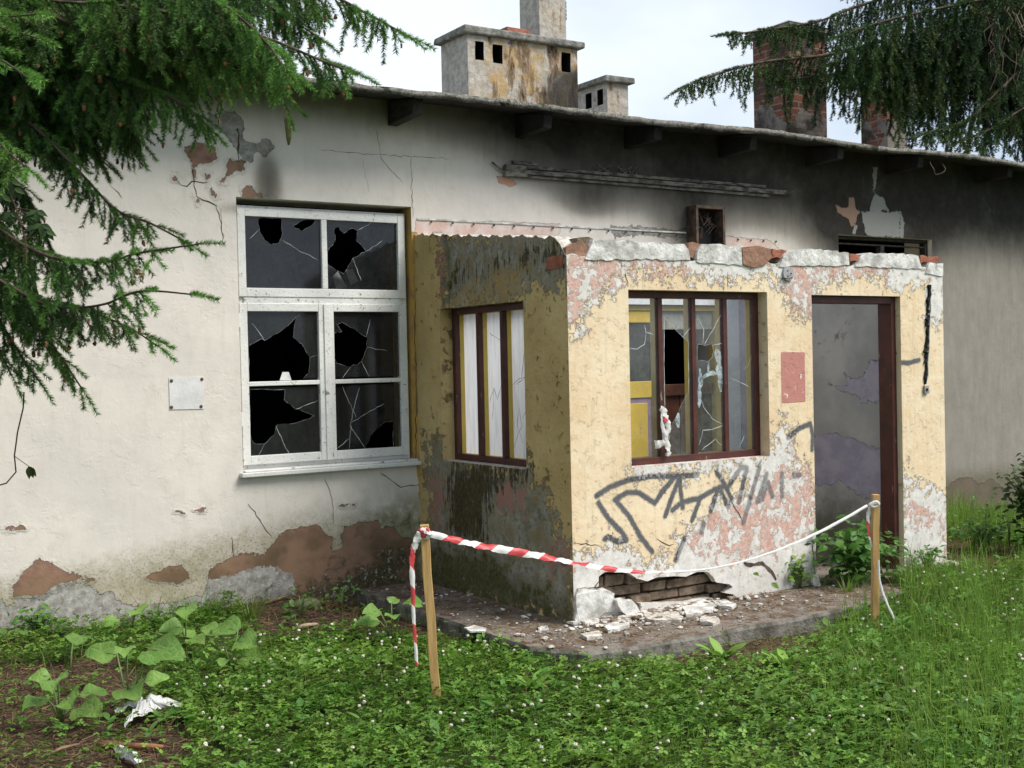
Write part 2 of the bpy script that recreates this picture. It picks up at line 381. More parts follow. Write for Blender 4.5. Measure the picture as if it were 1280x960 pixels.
def mat_side():
    s = S('mouldy_ochre_plaster', .85, .2)
    n1 = s.noise(2.0, 4); n2 = s.noise(9, 9, .68); n3 = s.noise(38, 6, .7); n4 = s.noise(18, 8, .72)
    P = s.add(s.attr('peel'), s.cen(n2, .24), s.cen(n4, .30), s.cen(n3, .1)); mpl = s.rng(P, -.004, .004)
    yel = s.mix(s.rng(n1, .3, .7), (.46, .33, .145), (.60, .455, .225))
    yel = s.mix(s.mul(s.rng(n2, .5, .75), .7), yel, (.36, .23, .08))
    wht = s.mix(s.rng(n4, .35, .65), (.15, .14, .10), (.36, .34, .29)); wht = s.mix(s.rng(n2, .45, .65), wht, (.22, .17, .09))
    Kp = s.add(s.attr('pinkb'), s.cen(s.noise(10, 9, .75), .45), s.cen(n3, .15)); pk = s.rng(Kp, -.004, .004)
    c = s.mix(mpl, yel, s.mix(pk, wht, (.33, .18, .15)))
    c = s.mix(s.mul(s.rng(s.attr('wash'), -.05, .1), s.rng(n2, .35, .6)), c, (.34, .24, .10))
    strk = s.noise(7, 6, .65, vec=s.co((6, 6, .7)))
    mo = s.rng(s.add(s.attr('mould'), s.cen(strk, 1.3), s.cen(n4, 1.1)), -.05, .25)
    c = s.mix(s.mul(mo, .93), c, s.mix(s.rng(n3, .35, .65), (.022, .018, .008), (.09, .065, .025)))
    ms = s.rng(s.add(s.attr('moss'), s.cen(n4, .7), s.cen(n2, .9)), -.2, .45)
    c = s.mix(s.mul(ms, .92), c, s.mix(s.rng(n3, .35, .65), (.035, .042, .010), (.105, .10, .035)))
    s.col(c)
    rim = s.mul(s.rng(P, -.03, -.004), s.math('SUBTRACT', 1, mpl))
    h = s.add(s.mul(mpl, -.9), s.mul(rim, .5), s.mul(n3, .35), s.mul(n4, .7), s.mul(n2, .8), s.mul(mo, .5))
    s.bump(h, .013)
    return s.m
def mat_inner(name, lil=True):
    s = S(name, .9, .2)
    n1 = s.noise(1.6, 5); n2 = s.noise(6, 8, .65); n4 = s.noise(16, 8, .7)
    c = s.mix(s.rng(n1, .35, .65), (.40, .40, .40), (.56, .55, .54))
    L = s.rng(s.add(s.attr('lilac'), s.cen(n2, .10), s.cen(n4, .05)), -.004, .004)
    c = s.mix(L, c, s.mix(s.rng(n2, .4, .6), (.38, .35, .46), (.48, .45, .54)))
    st = s.rng(s.add(s.attr('stain'), s.cen(n4, .9), s.cen(n2, .7)), .35, .75)
    c = s.mix(s.mul(st, .8), c, s.mix(n4, (.04, .03, .015), (.20, .13, .05)))
    lo = s.rng(s.add(s.attr('damp'), s.cen(n2, .5)), .3, 1)
    c = s.mix(s.mul(lo, .8), c, (.10, .10, .05))
    s.col(c); s.bump(s.add(s.mul(L, .8), s.mul(n4, .5), s.mul(n2, .8)), .009)
    return s.m
M_main = mat_main(); M_front = mat_front(); M_side = mat_side(); M_inner = mat_inner('stained_lilac_plaster')
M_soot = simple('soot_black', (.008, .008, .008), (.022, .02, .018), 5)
M_sootw = simple('charred_wood', (.012, .011, .010), (.045, .038, .032), 9, bump=.006, stretch=(4, 1, 4))
M_rim = simple('broken_plaster_edge', (.30, .27, .23), (.62, .58, .52), 22, bump=.01)
def mat_brick(name, c1, c2, mortar, sc=1.0, plane='XZ'):
    s = S(name, .9, .2); x = s.sep(); cb = s.n('ShaderNodeCombineXYZ')
    s.put(cb.inputs[0], s.math('ADD', x[0], x[1])); s.put(cb.inputs[1], x[2])
    b = s.n('ShaderNodeTexBrick'); s.put(b.inputs['Vector'], s.wv(cb.outputs[0], .02, 9)); b.inputs['Scale'].default_value = 1
    b.inputs['Brick Width'].default_value = .25; b.inputs['Row Height'].default_value = .076; b.inputs['Mortar Size'].default_value = .008
    b.inputs['Color1'].default_value = (*c1, 1); b.inputs['Color2'].default_value = (*c2, 1); b.inputs['Mortar'].default_value = (*mortar, 1)
    n = s.noise(14, 7, .7)
    s.col(s.mix(s.rng(n, .5, .75), b.outputs[0], s.mix(.7, b.outputs[0], (.06, .05, .04))))
    s.bump(s.add(s.mul(b.outputs[1], -1.5), s.mul(n, .8)), .012); return s.m
M_brick = mat_brick('old_red_brick', (.36, .12, .07), (.26, .10, .07), (.30, .27, .23))
M_bricksoot = simple('loose_brick_red', (.22, .07, .04), (.34, .13, .08), 14, bump=.01)
M_clay = simple('loose_clay_block', (.22, .12, .08), (.32, .18, .12), 14, bump=.01)
M_stone = simple('dirty_brickwork', (.10, .07, .045), (.24, .18, .13), 11, bump=.014, bsc=30)
M_whitepl = simple('bare_white_plaster', (.34, .33, .30), (.70, .69, .66), 9, bump=.012, bsc=25)
def mat_paintwood():
    s = S('cracked_white_paint', .55, .4); n = s.noise(18, 7, .7, vec=s.co((1, 1, 1)))
    c = s.mix(s.rng(s.noise(3, 4), .3, .7), (.60, .60, .58), (.74, .74, .71))
    c = s.mix(s.rng(n, .60, .64), c, (.22, .20, .17)); c = s.mix(s.rng(s.noise(70, 3), .62, .7), c, (.30, .28, .25))
    s.col(c); s.bump(s.add(n, s.noise(50, 4)), .003); return s.m
M_wwood = mat_paintwood()
def mat_redwood(name, a, b, chip):
    s = S(name, .5, .4); n = s.noise(30, 7, .7, vec=s.co((1, 1, .3)))
    c = s.mix(s.rng(s.noise(6, 4), .3, .7), a, b); c = s.mix(s.rng(n, .63, .66), c, chip)
    s.col(c); s.bump(n, .003); return s.m
M_red = mat_redwood('dark_red_window_paint', (.045, .012, .010), (.085, .022, .016), (.25, .18, .12))
M_yel = mat_redwood('yellow_joinery_paint', (.50, .36, .06), (.60, .44, .10), (.30, .22, .12))
M_yeld = mat_redwood('yellow_door_paint', (.60, .40, .03), (.70, .48, .05), (.34, .22, .10))
M_lil = simple('lilac_paint', (.22, .15, .24), (.30, .21, .31), 9, .6)
M_brownwood = mat_redwood('brown_door_board', (.06, .022, .012), (.12, .045, .02), (.03, .015, .01))
def mat_glass(name, tint, dust, lo=.25, hi=.6, rough=.08):
    s = S(name, rough, .5); n = s.noise(3, 6, .65); n2 = s.noise(26, 5, .7)
    s.col(s.mix(n2, tint, tuple(c*1.7 for c in tint)))
    gl = s.n('ShaderNodeBsdfGlossy'); gl.inputs['Roughness'].default_value = rough; s.put(gl.inputs[0], (.9, .92, .95))
    tr = s.n('ShaderNodeBsdfTransparent'); s.put(tr.inputs[0], (.86, .89, .88))
    fr = s.n('ShaderNodeFresnel'); fr.inputs[0].default_value = 1.5
    m1 = s.n('ShaderNodeMixShader'); s.put(m1.inputs[0], fr.outputs[0]); s.t.links.new(tr.outputs[0], m1.inputs[1]); s.t.links.new(gl.outputs[0], m1.inputs[2])
    m2 = s.n('ShaderNodeMixShader'); s.put(m2.inputs[0], s.rng(s.add(s.mul(n, .6), s.mul(n2, .4)), .3, .7, lo*dust, hi*dust))
    s.t.links.new(m1.outputs[0], m2.inputs[1]); s.t.links.new(s.b.outputs[0], m2.inputs[2])
    s.t.links.new(m2.outputs[0], s.t.nodes['Material Output'].inputs[0]); return s.m
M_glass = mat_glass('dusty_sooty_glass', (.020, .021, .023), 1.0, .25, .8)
M_glass2 = mat_glass('grimy_clear_glass', (.20, .22, .22), .5, .10, .55)
M_edge = simple('broken_glass_edge', (.45, .50, .50), (.62, .66, .66), 10, .2, .6, bump=0)
M_fog = simple('sprayed_whitewash', (.40, .48, .52), (.58, .64, .66), 10, .8, .2, bump=0)
M_conc = simple('grey_concrete_cap', (.13, .13, .115), (.27, .26, .235), 12, .9, .2, .02, 30)
M_metal = simple('rusty_steel', (.03, .022, .018), (.12, .07, .045), 14, .7, .4, .004)
M_dark = simple('black_hole', (.004, .004, .004), (.008, .008, .008), 5, bump=0)
def mat_chim():
    s = S('stained_chimney_render', .9, .2)
    n2 = s.noise(5, 8, .65); n4 = s.noise(14, 8, .72); st = s.noise(3.5, 7, .65, vec=s.co((2.2, 2.2, .8)), dist=.4)
    c = s.mix(s.rng(n4, .35, .65), (.30, .28, .25), (.50, .47, .42))
    wm = s.rng(s.attr('warm'), -.1, .2)
    c = s.mix(s.mul(wm, s.rng(n2, .4, .6)), c, (.40, .28, .14))
    st = s.mul(st, s.rng(s.attr('warm'), -.6, .15)); c = s.mix(s.mul(s.rng(st, .47, .58), .9), c, (.16, .10, .055))
    c = s.mix(s.rng(s.add(st, s.cen(n4, .12)), .58, .66), c, (.03, .026, .022))
    rd = s.rng(s.add(s.noise(2.3, 4), s.cen(n4, .05)), .66, .68); c = s.mix(rd, c, (.28, .10, .06))
    so = s.rng(s.add(s.attr('soot_shade'), s.cen(n2, .5)), .2, .9); c = s.mix(s.mul(so, .9), c, (.025, .023, .02))
    s.col(c); s.bump(s.add(s.mul(n4, .8), s.mul(rd, -.6), n2), .02); return s.m
M_chim = mat_chim()
def mat_roof():
    s = S('weathered_roofing_felt', .95, .1); n = s.noise(22, 7, .75); n2 = s.noise(90, 4, .7)
    c = s.mix(s.rng(n, .35, .65), (.10, .095, .085), (.30, .285, .25)); c = s.mix(s.rng(n2, .55, .62), c, (.40, .39, .35))
    c = s.mix(s.rng(s.noise(9, 5), .55, .68), c, (.05, .05, .035)); s.col(c); s.bump(s.add(n, n2), .012); return s.m
M_roof = mat_roof()
def mat_ground():
    s = S('soil_and_litter', .95, .1); n = s.noise(1.2, 5); n2 = s.noise(14, 8, .7); n3 = s.noise(70, 5, .75)
    c = s.mix(s.rng(n3, .35, .65), (.045, .028, .018), (.15, .10, .07)); c = s.mix(s.rng(n2, .5, .7), c, (.07, .05, .035))
    g = s.rng(s.add(s.attr('lawn'), s.cen(n2, .4)), .3, .7)
    c = s.mix(s.mul(g, .85), c, s.mix(n3, (.03, .06, .012), (.07, .11, .03)))
    s.col(c); s.bump(s.add(n2, s.mul(n3, .6)), .03); return s.m
M_ground = mat_ground()
def mat_slab():
    s = S('dirty_concrete_slab', .92, .15); n2 = s.noise(6, 8, .7); n3 = s.noise(50, 6, .75)
    c = s.mix(s.rng(n3, .35, .65), (.16, .135, .11), (.27, .235, .20)); c = s.mix(s.rng(n2, .45, .6), c, (.12, .08, .055))
    c = s.mix(s.rng(s.noise(130, 2), .66, .72), c, (.45, .42, .38))
    s.col(c); s.bump(s.add(n2, s.mul(n3, .5)), .015); return s.m
M_slab = mat_slab()
M_kerb = simple('mossy_kerb_concrete', (.08, .075, .06), (.22, .205, .18), 9, .92, .15, .015, 35)
M_post = simple('raw_pine_stake', (.40, .24, .09), (.56, .36, .15), 5, .75, .25, .003, 30, stretch=(6, 6, .6), ramp=(.3, .7))
M_bark = simple('spruce_bark', (.05, .035, .025), (.13, .095, .07), 12, .9, .2, .02, 30)
M_twig = simple('twig_bark', (.05, .032, .02), (.11, .07, .045), 12, .9, .2, 0)
M_cone = simple('brown_bud_cluster', (.12, .05, .025), (.28, .12, .06), 30, .8, .2, 0)
M_stem = simple('green_plant_stem', (.10, .16, .05), (.16, .20, .08), 9, .6, .3, 0)
M_drystem = simple('dry_brown_stem', (.13, .08, .05), (.24, .16, .10), 9, .8, .2, 0)
M_need = leafmat('spruce_needles', (.024, .072, .024), (.17, .36, .07), trans=.2, rough=.5)
M_needr = leafmat('far_spruce_needles', (.010, .030, .013), (.06, .14, .035), trans=.12, rough=.6)
M_burd = leafmat('burdock_leaf', (.13, .28, .05), (.25, .44, .09), trans=.35, veins=True)
M_clov = leafmat('clover_leaf', (.07, .19, .025), (.25, .43, .07), trans=.35)
M_grass = leafmat('grass_blade', (.08, .19, .025), (.27, .43, .07), trans=.4)
M_bush = leafmat('nettle_leaf', (.05, .15, .025), (.13, .29, .06), trans=.3)
M_shrub = leafmat('dark_shrub_leaf', (.015, .04, .012), (.04, .09, .025), trans=.2)
M_flower = simple('clover_flower_white', (.38, .33, .26), (.66, .62, .54), 160, .8, .2, 0)
M_litter = leafmat('fallen_needle_litter', (.06, .028, .016), (.23, .13, .08), trans=.05, rough=.9)
M_crumb = simple('white_plaster_crumb', (.25, .22, .18), (.70, .68, .64), 5, .9, .2, .004)
M_paper = simple('crumpled_white_paper', (.42, .42, .41), (.62, .62, .61), 10, .7, .3, .004)
def mat_tape():
    s = S('red_white_barrier_tape', .4, .4)
    a = s.attr('run'); fr = s.math('FRACT', s.mul(a, 5.2)); f = s.rng(fr, .49, .51)
    s.col(s.mix(s.mul(f, s.rng(s.attr('red'), .4, .6)), (.68, .67, .65), (.50, .035, .045)))
    tr = s.n('ShaderNodeBsdfTranslucent'); s.put(tr.inputs[0], (.7, .6, .6)); ms = s.n('ShaderNodeMixShader'); ms.inputs[0].default_value = .15
    s.t.links.new(s.b.outputs[0], ms.inputs[1]); s.t.links.new(tr.outputs[0], ms.inputs[2]); s.t.links.new(ms.outputs[0], s.t.nodes['Material Output'].inputs[0]); return s.m
M_tape = mat_tape()
M_crack = simple('crack_shadow', (.05, .04, .032), (.12, .09, .07), 20, .9, .1, 0)
# ---------------------------------------------------------------- ground
SLABP = [(-.55, .05), (-.56, -2.32), (-.36, -2.62), (.0, -2.69), (1.3, -2.71), (2.0, -2.66), (2.45, -2.58), (2.6, -2.2), (3.7, -2.05), (3.7, .05)]
def vnoise(x, y, s):
    return np.sin(x*1.3*s+1.1)*np.cos(y*1.7*s+.4)*.5+np.sin(x*2.9*s+y*2.3*s)*.25+np.cos(y*4.1*s-x*3.3*s+2)*.25
def gz(X, Y):
    X = np.asarray(X, float); Y = np.asarray(Y, float)
    z = -.10+.0*X
    z = z+sstep(Y, -1.6, -.1)*sstep(-X, .6, 1.0)*.10          # rises to the wall on the left
    z = z+sstep(X, 1.2, 2.6)*.10*sstep(Y, -3.8, -2.6)
    z = z+.018*vnoise(X, Y, 1.1)+.008*vnoise(X, Y, 3.7)
    under = sstep(sdf_poly(X, Y, SLABP), .02, .10)
    z = z-under*.12
    inside = sstep(Y, .1, .4); z = z*(1-inside)-.15*inside
    return z
def axis(lo, hi, d0, d1, h, far):
    a = list(np.arange(d0, d1+h/2, h)); x = d0; st = h; L = []
    while x > lo: st *= 1.25; x -= st; L.append(x)
    x = d1; st = h; Rr = []
    while x < hi: st *= 1.25; x += st; Rr.append(x)
    return np.array(L[::-1]+a+Rr)
def gpx(pts, z=-.12): return [tuple(bp(x, y, 2, z)[:2]) for x, y in pts]
BROWN = [gpx([(-200, 862), (60, 850), (140, 835), (215, 890), (235, 930), (215, 1050), (-400, 1100)]),
         gpx([(300, 770), (360, 752), (470, 733), (560, 720), (600, 800), (540, 795), (430, 792), (330, 800)], -.06),
         gpx([(790, 822), (905, 800), (1010, 780), (1070, 768), (1040, 800), (1000, 822), (930, 842), (850, 846)]),
         gpx([(1120, 705), (1190, 690), (1260, 700), (1300, 712), (1250, 735), (1180, 742), (1120, 740)])]
SLABP = [(-.55, .05), (-.56, -2.32), (-.36, -2.62), (.0, -2.69), (1.3, -2.71), (2.0, -2.66), (2.45, -2.58), (2.6, -2.2), (3.7, -2.05), (3.7, .05)]
def lawn_mask(X, Y):
    d = np.full(np.shape(X), -9.0)
    for p_ in BROWN+[SLABP]: d = np.maximum(d, sdf_poly(X, Y, p_))
    return sstep(-d, -.10, .12)
ax_ = axis(-300, 300, -4.2, 5.4, .045, 0); ay_ = axis(-300, 300, -6.2, .3, .045, 0)
GX, GY = np.meshgrid(ax_, ay_, indexing='ij'); idx = np.arange(GX.size).reshape(GX.shape)
q = np.stack([idx[:-1, :-1], idx[1:, :-1], idx[1:, 1:], idx[:-1, 1:]], -1).reshape(-1, 4)
GZ = gz(GX, GY)
g = np_obj('ground', np.stack([GX, GY, GZ], -1).reshape(-1, 3), q, M_ground, attrs={'lawn': lawn_mask(GX, GY).ravel()}, smooth=True)
tag(g, kind='structure')
# concrete slab round the porch
mb = MB(); top = [Vector((x, y, -.001)) for x, y in SLABP]; n = len(top)
def resample(poly, h, jit=0):
    r = []
    for i in range(len(poly)):
        a = Vector(poly[i]); b = Vector(poly[(i+1) % len(poly)]); k = max(1, int((b-a).length/h))
        for j in range(k):
            p = a+(b-a)*j/k
            if jit and j: p = p+Vector([rnd.gauss(0, jit) for _ in range(len(p))])
            r.append(p)
    return r
rim_ = resample([(x, y) for x, y in SLABP], .12, .006); n = len(rim_); mb = MB()
mb.add([(p[0], p[1], -.02) for p in rim_]+[(p[0]*.996+.006, p[1]+.014, 0) for p in rim_]+[(p[0]-.004, p[1], -.32) for p in rim_],
       [tuple(n+i for i in range(n))]+[(i, (i+1) % n, n+(i+1) % n, n+i) for i in range(n)]+[(2*n+i, 2*n+(i+1) % n, (i+1) % n, i) for i in range(n)])
mb.m = [0]+[1]*(2*n)
tag(mb.build('pavement', [M_slab, M_kerb]), kind='structure')
# ---------------------------------------------------------------- main building
B = empty('derelict_house', (2, 3, 0), 'long one-storey cream house with sooty black eaves and crumbling plaster base', 'house')
BX0, BX1, BY1 = -7.0, 8.55, 7.0
HW = (-1.405, -.020, .935, 2.86)
LZ = lambda: None
door_top = float(bp(800, 381, 1, .05)[2]); DD0, DD1 = 1.50, 3.13
q0 = bp(1048, 293, 1, 0); q1 = bp(1165, 313, 1, 0); HR = (float(q0[0]), float(q1[0]), .95, float(q0[2]))
holes = [HW, (DD0, DD1, -.30, door_top), HR]
U, V, Q = sheet(-3.3, 8.1, -.30, 3.66, .0145, holes)
A = {}
terra = union(
    sdf_poly(U, V, mw(zb([(38, 440), (45, 410), (60, 380), (90, 350), (120, 330), (150, 340), (180, 355), (190, 365), (225, 362), (240, 378), (265, 385), (285, 388), (265, 402), (240, 392), (215, 397), (180, 402), (165, 412), (145, 425), (125, 437), (80, 442)]))),
    sdf_poly(U, V, mw(zb([(430, 385), (450, 368), (490, 358), (540, 345), (550, 362), (570, 385), (540, 396), (500, 398), (460, 394)]))),
    sdf_poly(U, V, mw(zb([(620, 390), (622, 362), (650, 340), (690, 322), (730, 316), (785, 318), (795, 290), (830, 258), (860, 240), (900, 232), (940, 226), (960, 250), (985, 262), (986, 305), (1015, 300), (1012, 262), (1018, 235), (1050, 225), (1125, 212), (1130, 235), (1160, 232), (1200, 262), (1235, 280), (1240, 470), (620, 500)]))),
    sdf_poly(U, V, mw(z1([(565, 455), (600, 440), (640, 445), (660, 455), (670, 490), (640, 500), (610, 505), (600, 540), (588, 530), (585, 500)]))),
    sdf_poly(U, V, mw(z1([(600, 600), (625, 615), (605, 635)]))), sdf_poly(U, V, mw(z1([(528, 540), (546, 538), (540, 560), (530, 552)]))),
    sdf_poly(U, V, mw(z1([(625, 535), (648, 540), (640, 552)]))), sdf_poly(U, V, mw(z1([(665, 550), (700, 540), (695, 565), (675, 565)]))),
    sdf_poly(U, V, mw(z1([(640, 575), (655, 580), (665, 605), (650, 600)]))), sdf_poly(U, V, mw(z1([(700, 490), (750, 500), (745, 520), (722, 525), (690, 560), (695, 515)]))),
    sdf_poly(U, V, mw(z1([(742, 608), (745, 580), (760, 570), (785, 585), (815, 610)]))),
    sdf_poly(U, V, mw([(1195, 600), (1215, 597), (1222, 606), (1240, 598), (1256, 612), (1256, 640), (1180, 640), (1180, 612)])),
    sdf_poly(U, V, mw(zb([(518, 192), (550, 190), (540, 196)]))), sdf_poly(U, V, mw(zb([(570, 188), (592, 178), (606, 184), (595, 190)]))),
    sdf_poly(U, V, mw(zb([(1008, 170), (1050, 166), (1048, 172)]))), sdf_poly(U, V, mw(zb([(0, 238), (40, 230), (80, 238), (30, 245)]))))
grey = union(
    sdf_poly(U, V, mw(zb([(0, 445), (20, 460), (38, 462), (45, 442), (80, 445), (130, 436), (165, 410), (185, 402), (250, 398), (275, 412), (300, 435), (325, 422), (345, 450), (400, 470), (500, 458), (585, 440), (600, 445), (620, 392), (690, 380), (760, 350), (800, 345), (870, 370), (880, 560), (0, 560)]))),
    sdf_poly(U, V, mw(z1([(745, 430), (790, 455), (805, 425), (822, 422), (842, 455), (820, 475), (790, 470), (775, 495), (745, 480), (700, 420), (640, 390), (640, 350), (720, 340), (750, 380)]))),
    sdf_poly(U, V, mw(z2([(1048, 818), (1100, 825), (1175, 822), (1215, 828), (1280, 832), (1280, 860), (1220, 862), (1170, 850), (1130, 862), (1070, 862)]))),
    sdf_poly(U, V, mw(z2([(405, 840), (445, 838), (450, 850), (410, 852)]))), sdf_poly(U, V, mw([(862, 296), (845, 300), (830, 290), (858, 286)])))
A['terra'] = terra; A['grey'] = grey
A['pale'] = union(sdf_poly(U, V, mw(z3([(712, 732), (845, 740), (850, 825), (730, 822)]))), sdf_poly(U, V, mw(z3([(742, 732), (760, 672), (790, 690), (815, 735)]))),
                  sdf_poly(U, V, mw(z3([(752, 580), (772, 582), (766, 625), (762, 672), (752, 672), (757, 630)]))),
                  sdf_poly(U, V, mw(z3([(850, 740), (866, 775), (862, 828), (846, 828)]))), sdf_poly(U, V, mw(z3([(690, 780), (700, 790), (692, 812), (680, 812)]))))
A['salmon'] = union(sdf_poly(U, V, mw(z3([(625, 712), (650, 722), (668, 720), (672, 688), (688, 686), (696, 728), (712, 735), (700, 750), (692, 785), (680, 790), (668, 762), (632, 738)]))),
                    sdf_poly(U, V, mw(z2([(640, 640), (700, 650), (720, 670), (690, 682), (650, 665)]))))
A['pink'] = union(sdf_poly(U, V, mw([(519, 276), (560, 276), (640, 278), (700, 280), (700, 292), (622, 300), (519, 300)])), sdf_poly(U, V, mw([(905, 296), (960, 300), (974, 310), (905, 310)])))
A['ochre'] = sdf_poly(U, V, mw([(512.5, 290), (522, 290), (530, 578), (530, 640), (526, 640), (520, 577), (514, 560)]))
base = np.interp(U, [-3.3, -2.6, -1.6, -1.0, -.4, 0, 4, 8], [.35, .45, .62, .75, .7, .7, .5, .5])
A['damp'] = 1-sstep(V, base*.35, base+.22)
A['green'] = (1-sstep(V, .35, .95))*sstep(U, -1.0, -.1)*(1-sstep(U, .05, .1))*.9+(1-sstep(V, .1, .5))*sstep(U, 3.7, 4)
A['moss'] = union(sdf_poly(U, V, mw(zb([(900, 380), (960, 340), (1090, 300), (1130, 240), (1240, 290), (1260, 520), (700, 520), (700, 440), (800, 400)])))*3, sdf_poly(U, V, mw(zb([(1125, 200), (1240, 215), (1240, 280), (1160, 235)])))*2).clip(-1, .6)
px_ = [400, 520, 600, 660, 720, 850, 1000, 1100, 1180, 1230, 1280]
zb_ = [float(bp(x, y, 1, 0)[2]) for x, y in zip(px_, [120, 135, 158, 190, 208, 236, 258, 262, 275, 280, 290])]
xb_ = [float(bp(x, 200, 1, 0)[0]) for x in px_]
am_ = [.36, .46, .70, .98, .95, 1.0, 1.0, .95, .85, .80, .78]  # left values also paint the eave's shade into this smoke blackening
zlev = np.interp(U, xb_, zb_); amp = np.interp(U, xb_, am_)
soot_shade = amp*sstep(V-zlev, -.52, .42)*1.1+.10*sstep(V, 3.3, 3.65)
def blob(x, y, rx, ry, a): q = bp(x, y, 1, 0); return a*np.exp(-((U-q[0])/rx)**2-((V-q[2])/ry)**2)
soot_shade = soot_shade+blob(1060, 285, .5, .45, .75)+blob(1110, 250, .7, .4, .5)+blob(860, 280, .35, .3, .45)+blob(735, 250, .3, .15, .3)+blob(335, 232, .10, .22, .5)+blob(1150, 300, .4, .25, .35)+blob(320, 262, .3, .05, .25)
soot_shade = soot_shade+.28*sstep(U, 4.2, 5.6)  # right end darkened evenly at all heights, on top of the rest
A['soot_shade'] = 1-np.exp(-3.8*np.maximum(soot_shade, 0)**1.45)
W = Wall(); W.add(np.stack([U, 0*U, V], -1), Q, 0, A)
for xa_, xe_, sv_ in ((BX0, -3.3, 0), (8.1, BX1, 1)):
    Ux, Vx, Qx = sheet(xa_, xe_, -.3, 3.66, .06)
    W.add(np.stack([Ux, 0*Ux, Vx], -1), Qx, 0, {'damp': 1-sstep(Vx, .14, .60), 'grey': .16+.06*np.sin(Ux*3.1)+.04*np.sin(Ux*7.7)-Vx, 'soot_shade': 0*Ux+sv_*(.40+.5*sstep(Vx, 2.6, 3.5))})
for (a, b, c, d) in holes:                                  # reveals
    P = {'ochre': np.full(4, 1.0 if a == HW[0] else -1.0)}
    W.add([(b, 0, c), (b, .35, c), (b, .35, d), (b, 0, d)], [(0, 1, 2, 3)], 0, P)
    W.quad((a, 0, c), (a, .35, c), (a, .35, d), (a, 0, d)); W.quad((a, 0, d), (a, .35, d), (b, .35, d), (b, 0, d)); W.quad((a, 0, c), (a, .35, c), (b, .35, c), (b, 0, c))
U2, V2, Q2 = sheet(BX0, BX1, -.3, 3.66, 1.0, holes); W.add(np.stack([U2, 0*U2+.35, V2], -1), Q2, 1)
for a, b in (((BX0, 0, -.3), (BX0, BY1, 3.66)), ((BX1, 0, -.3), (BX1, BY1, 3.66))):
    W.quad((a[0], 0, -.3), (a[0], BY1, -.3), (a[0], BY1, 3.66), (a[0], 0, 3.66))
W.quad((BX0, BY1, -.3), (BX1, BY1, -.3), (BX1, BY1, 3.66), (BX0, BY1, 3.66))
for x in (BX0, BX1):                                        # gable triangles
    W.quad((x, 0, 3.66), (x, 3.6, 4.10), (x, 3.6, 4.11), (x, BY1, 3.66))
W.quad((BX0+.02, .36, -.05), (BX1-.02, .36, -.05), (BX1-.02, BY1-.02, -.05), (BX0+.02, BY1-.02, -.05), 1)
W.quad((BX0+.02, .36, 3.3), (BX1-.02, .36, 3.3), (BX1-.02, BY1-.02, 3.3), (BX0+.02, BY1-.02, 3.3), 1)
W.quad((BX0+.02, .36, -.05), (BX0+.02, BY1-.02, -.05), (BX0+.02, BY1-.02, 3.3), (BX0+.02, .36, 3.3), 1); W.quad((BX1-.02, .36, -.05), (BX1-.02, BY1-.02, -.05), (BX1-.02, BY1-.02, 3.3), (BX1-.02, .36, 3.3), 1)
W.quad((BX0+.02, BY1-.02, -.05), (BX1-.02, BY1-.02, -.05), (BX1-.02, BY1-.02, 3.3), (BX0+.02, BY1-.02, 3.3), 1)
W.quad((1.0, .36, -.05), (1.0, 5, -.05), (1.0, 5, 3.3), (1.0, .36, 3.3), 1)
def ribbon(pts, wd, out, P3, jag=0, off=.0015):
    """thin ribbon along 2D polyline; P3 maps (u,v,w) to 3D"""
    L = []
    for a, b in zip(pts[:-1], pts[1:]):
        d = math.hypot(b[0]-a[0], b[1]-a[1]); k = max(1, int(d/.03))
        for j in range(k):
            t = j/k; L.append((a[0]+(b[0]-a[0])*t+rnd.gauss(0, jag), a[1]+(b[1]-a[1])*t+rnd.gauss(0, jag)))
    L.append(pts[-1]); vs = []; fs = []
    for i, p in enumerate(L):
        a = L[max(i-1, 0)]; b = L[min(i+1, len(L)-1)]; dx, dy = b[0]-a[0], b[1]-a[1]; m_ = math.hypot(dx, dy) or 1
        ww = wd*(.5+.9*rnd.random())*(.35 if i in (0, len(L)-1) else 1)/2
        vs += [P3(p[0]-dy/m_*ww, p[1]+dx/m_*ww, -off), P3(p[0]+dy/m_*ww, p[1]-dx/m_*ww, -off)]
        if i: fs.append((2*i-2, 2*i-1, 2*i+1, 2*i))
    if isinstance(out, Wall): out.add(vs, fs, 2)
    else: out.add(vs, fs, 1)
PM = lambda u, v, w_: (u, w_, v)
for L, wd in [(z2([(205, 470), (215, 540), (222, 580), (300, 665)]), .003), (z2([(155, 580), (165, 640), (180, 700)]), .002), (z2([(0, 545), (160, 558), (330, 570), (400, 573), (470, 576)]), .003),
              (z2([(330, 570), (334, 700), (338, 790)]), .004), (zb([(735, 165), (760, 200), (790, 245), (805, 262)]), .008), (zb([(688, 262), (692, 320)]), .007),
              (zb([(1125, 70), (1160, 95), (1185, 115), (1240, 108)]), .006), (zb([(960, 90), (985, 150), (988, 225)]), .004), (z4([(160, 80), (180, 160), (182, 200)]), .005),
              (z3([(120, 600), (160, 640), (200, 650)]), .006), (z3([(440, 660), (470, 740), (465, 760)]), .004), (z1([(340, 570), (375, 610)]), .004),
              (z1([(590, 515), (600, 570), (605, 600)]), .009), (z1([(545, 560), (575, 575), (590, 560), (640, 560)]), .007), (z1([(605, 605), (640, 620), (668, 635)]), .008),
              (z1([(680, 640), (680, 700), (686, 735)]), .004), (z2([(870, 560), (700, 640)])[:1]+z2([(700, 480), (760, 560)]), .004), (z1([(722, 400), (732, 400), (734, 500)]), .012), ([(520, 340), (518, 420), (521, 500), (519, 575)], .007)]:
    ribbon(mw(L), wd, W, PM, .004)
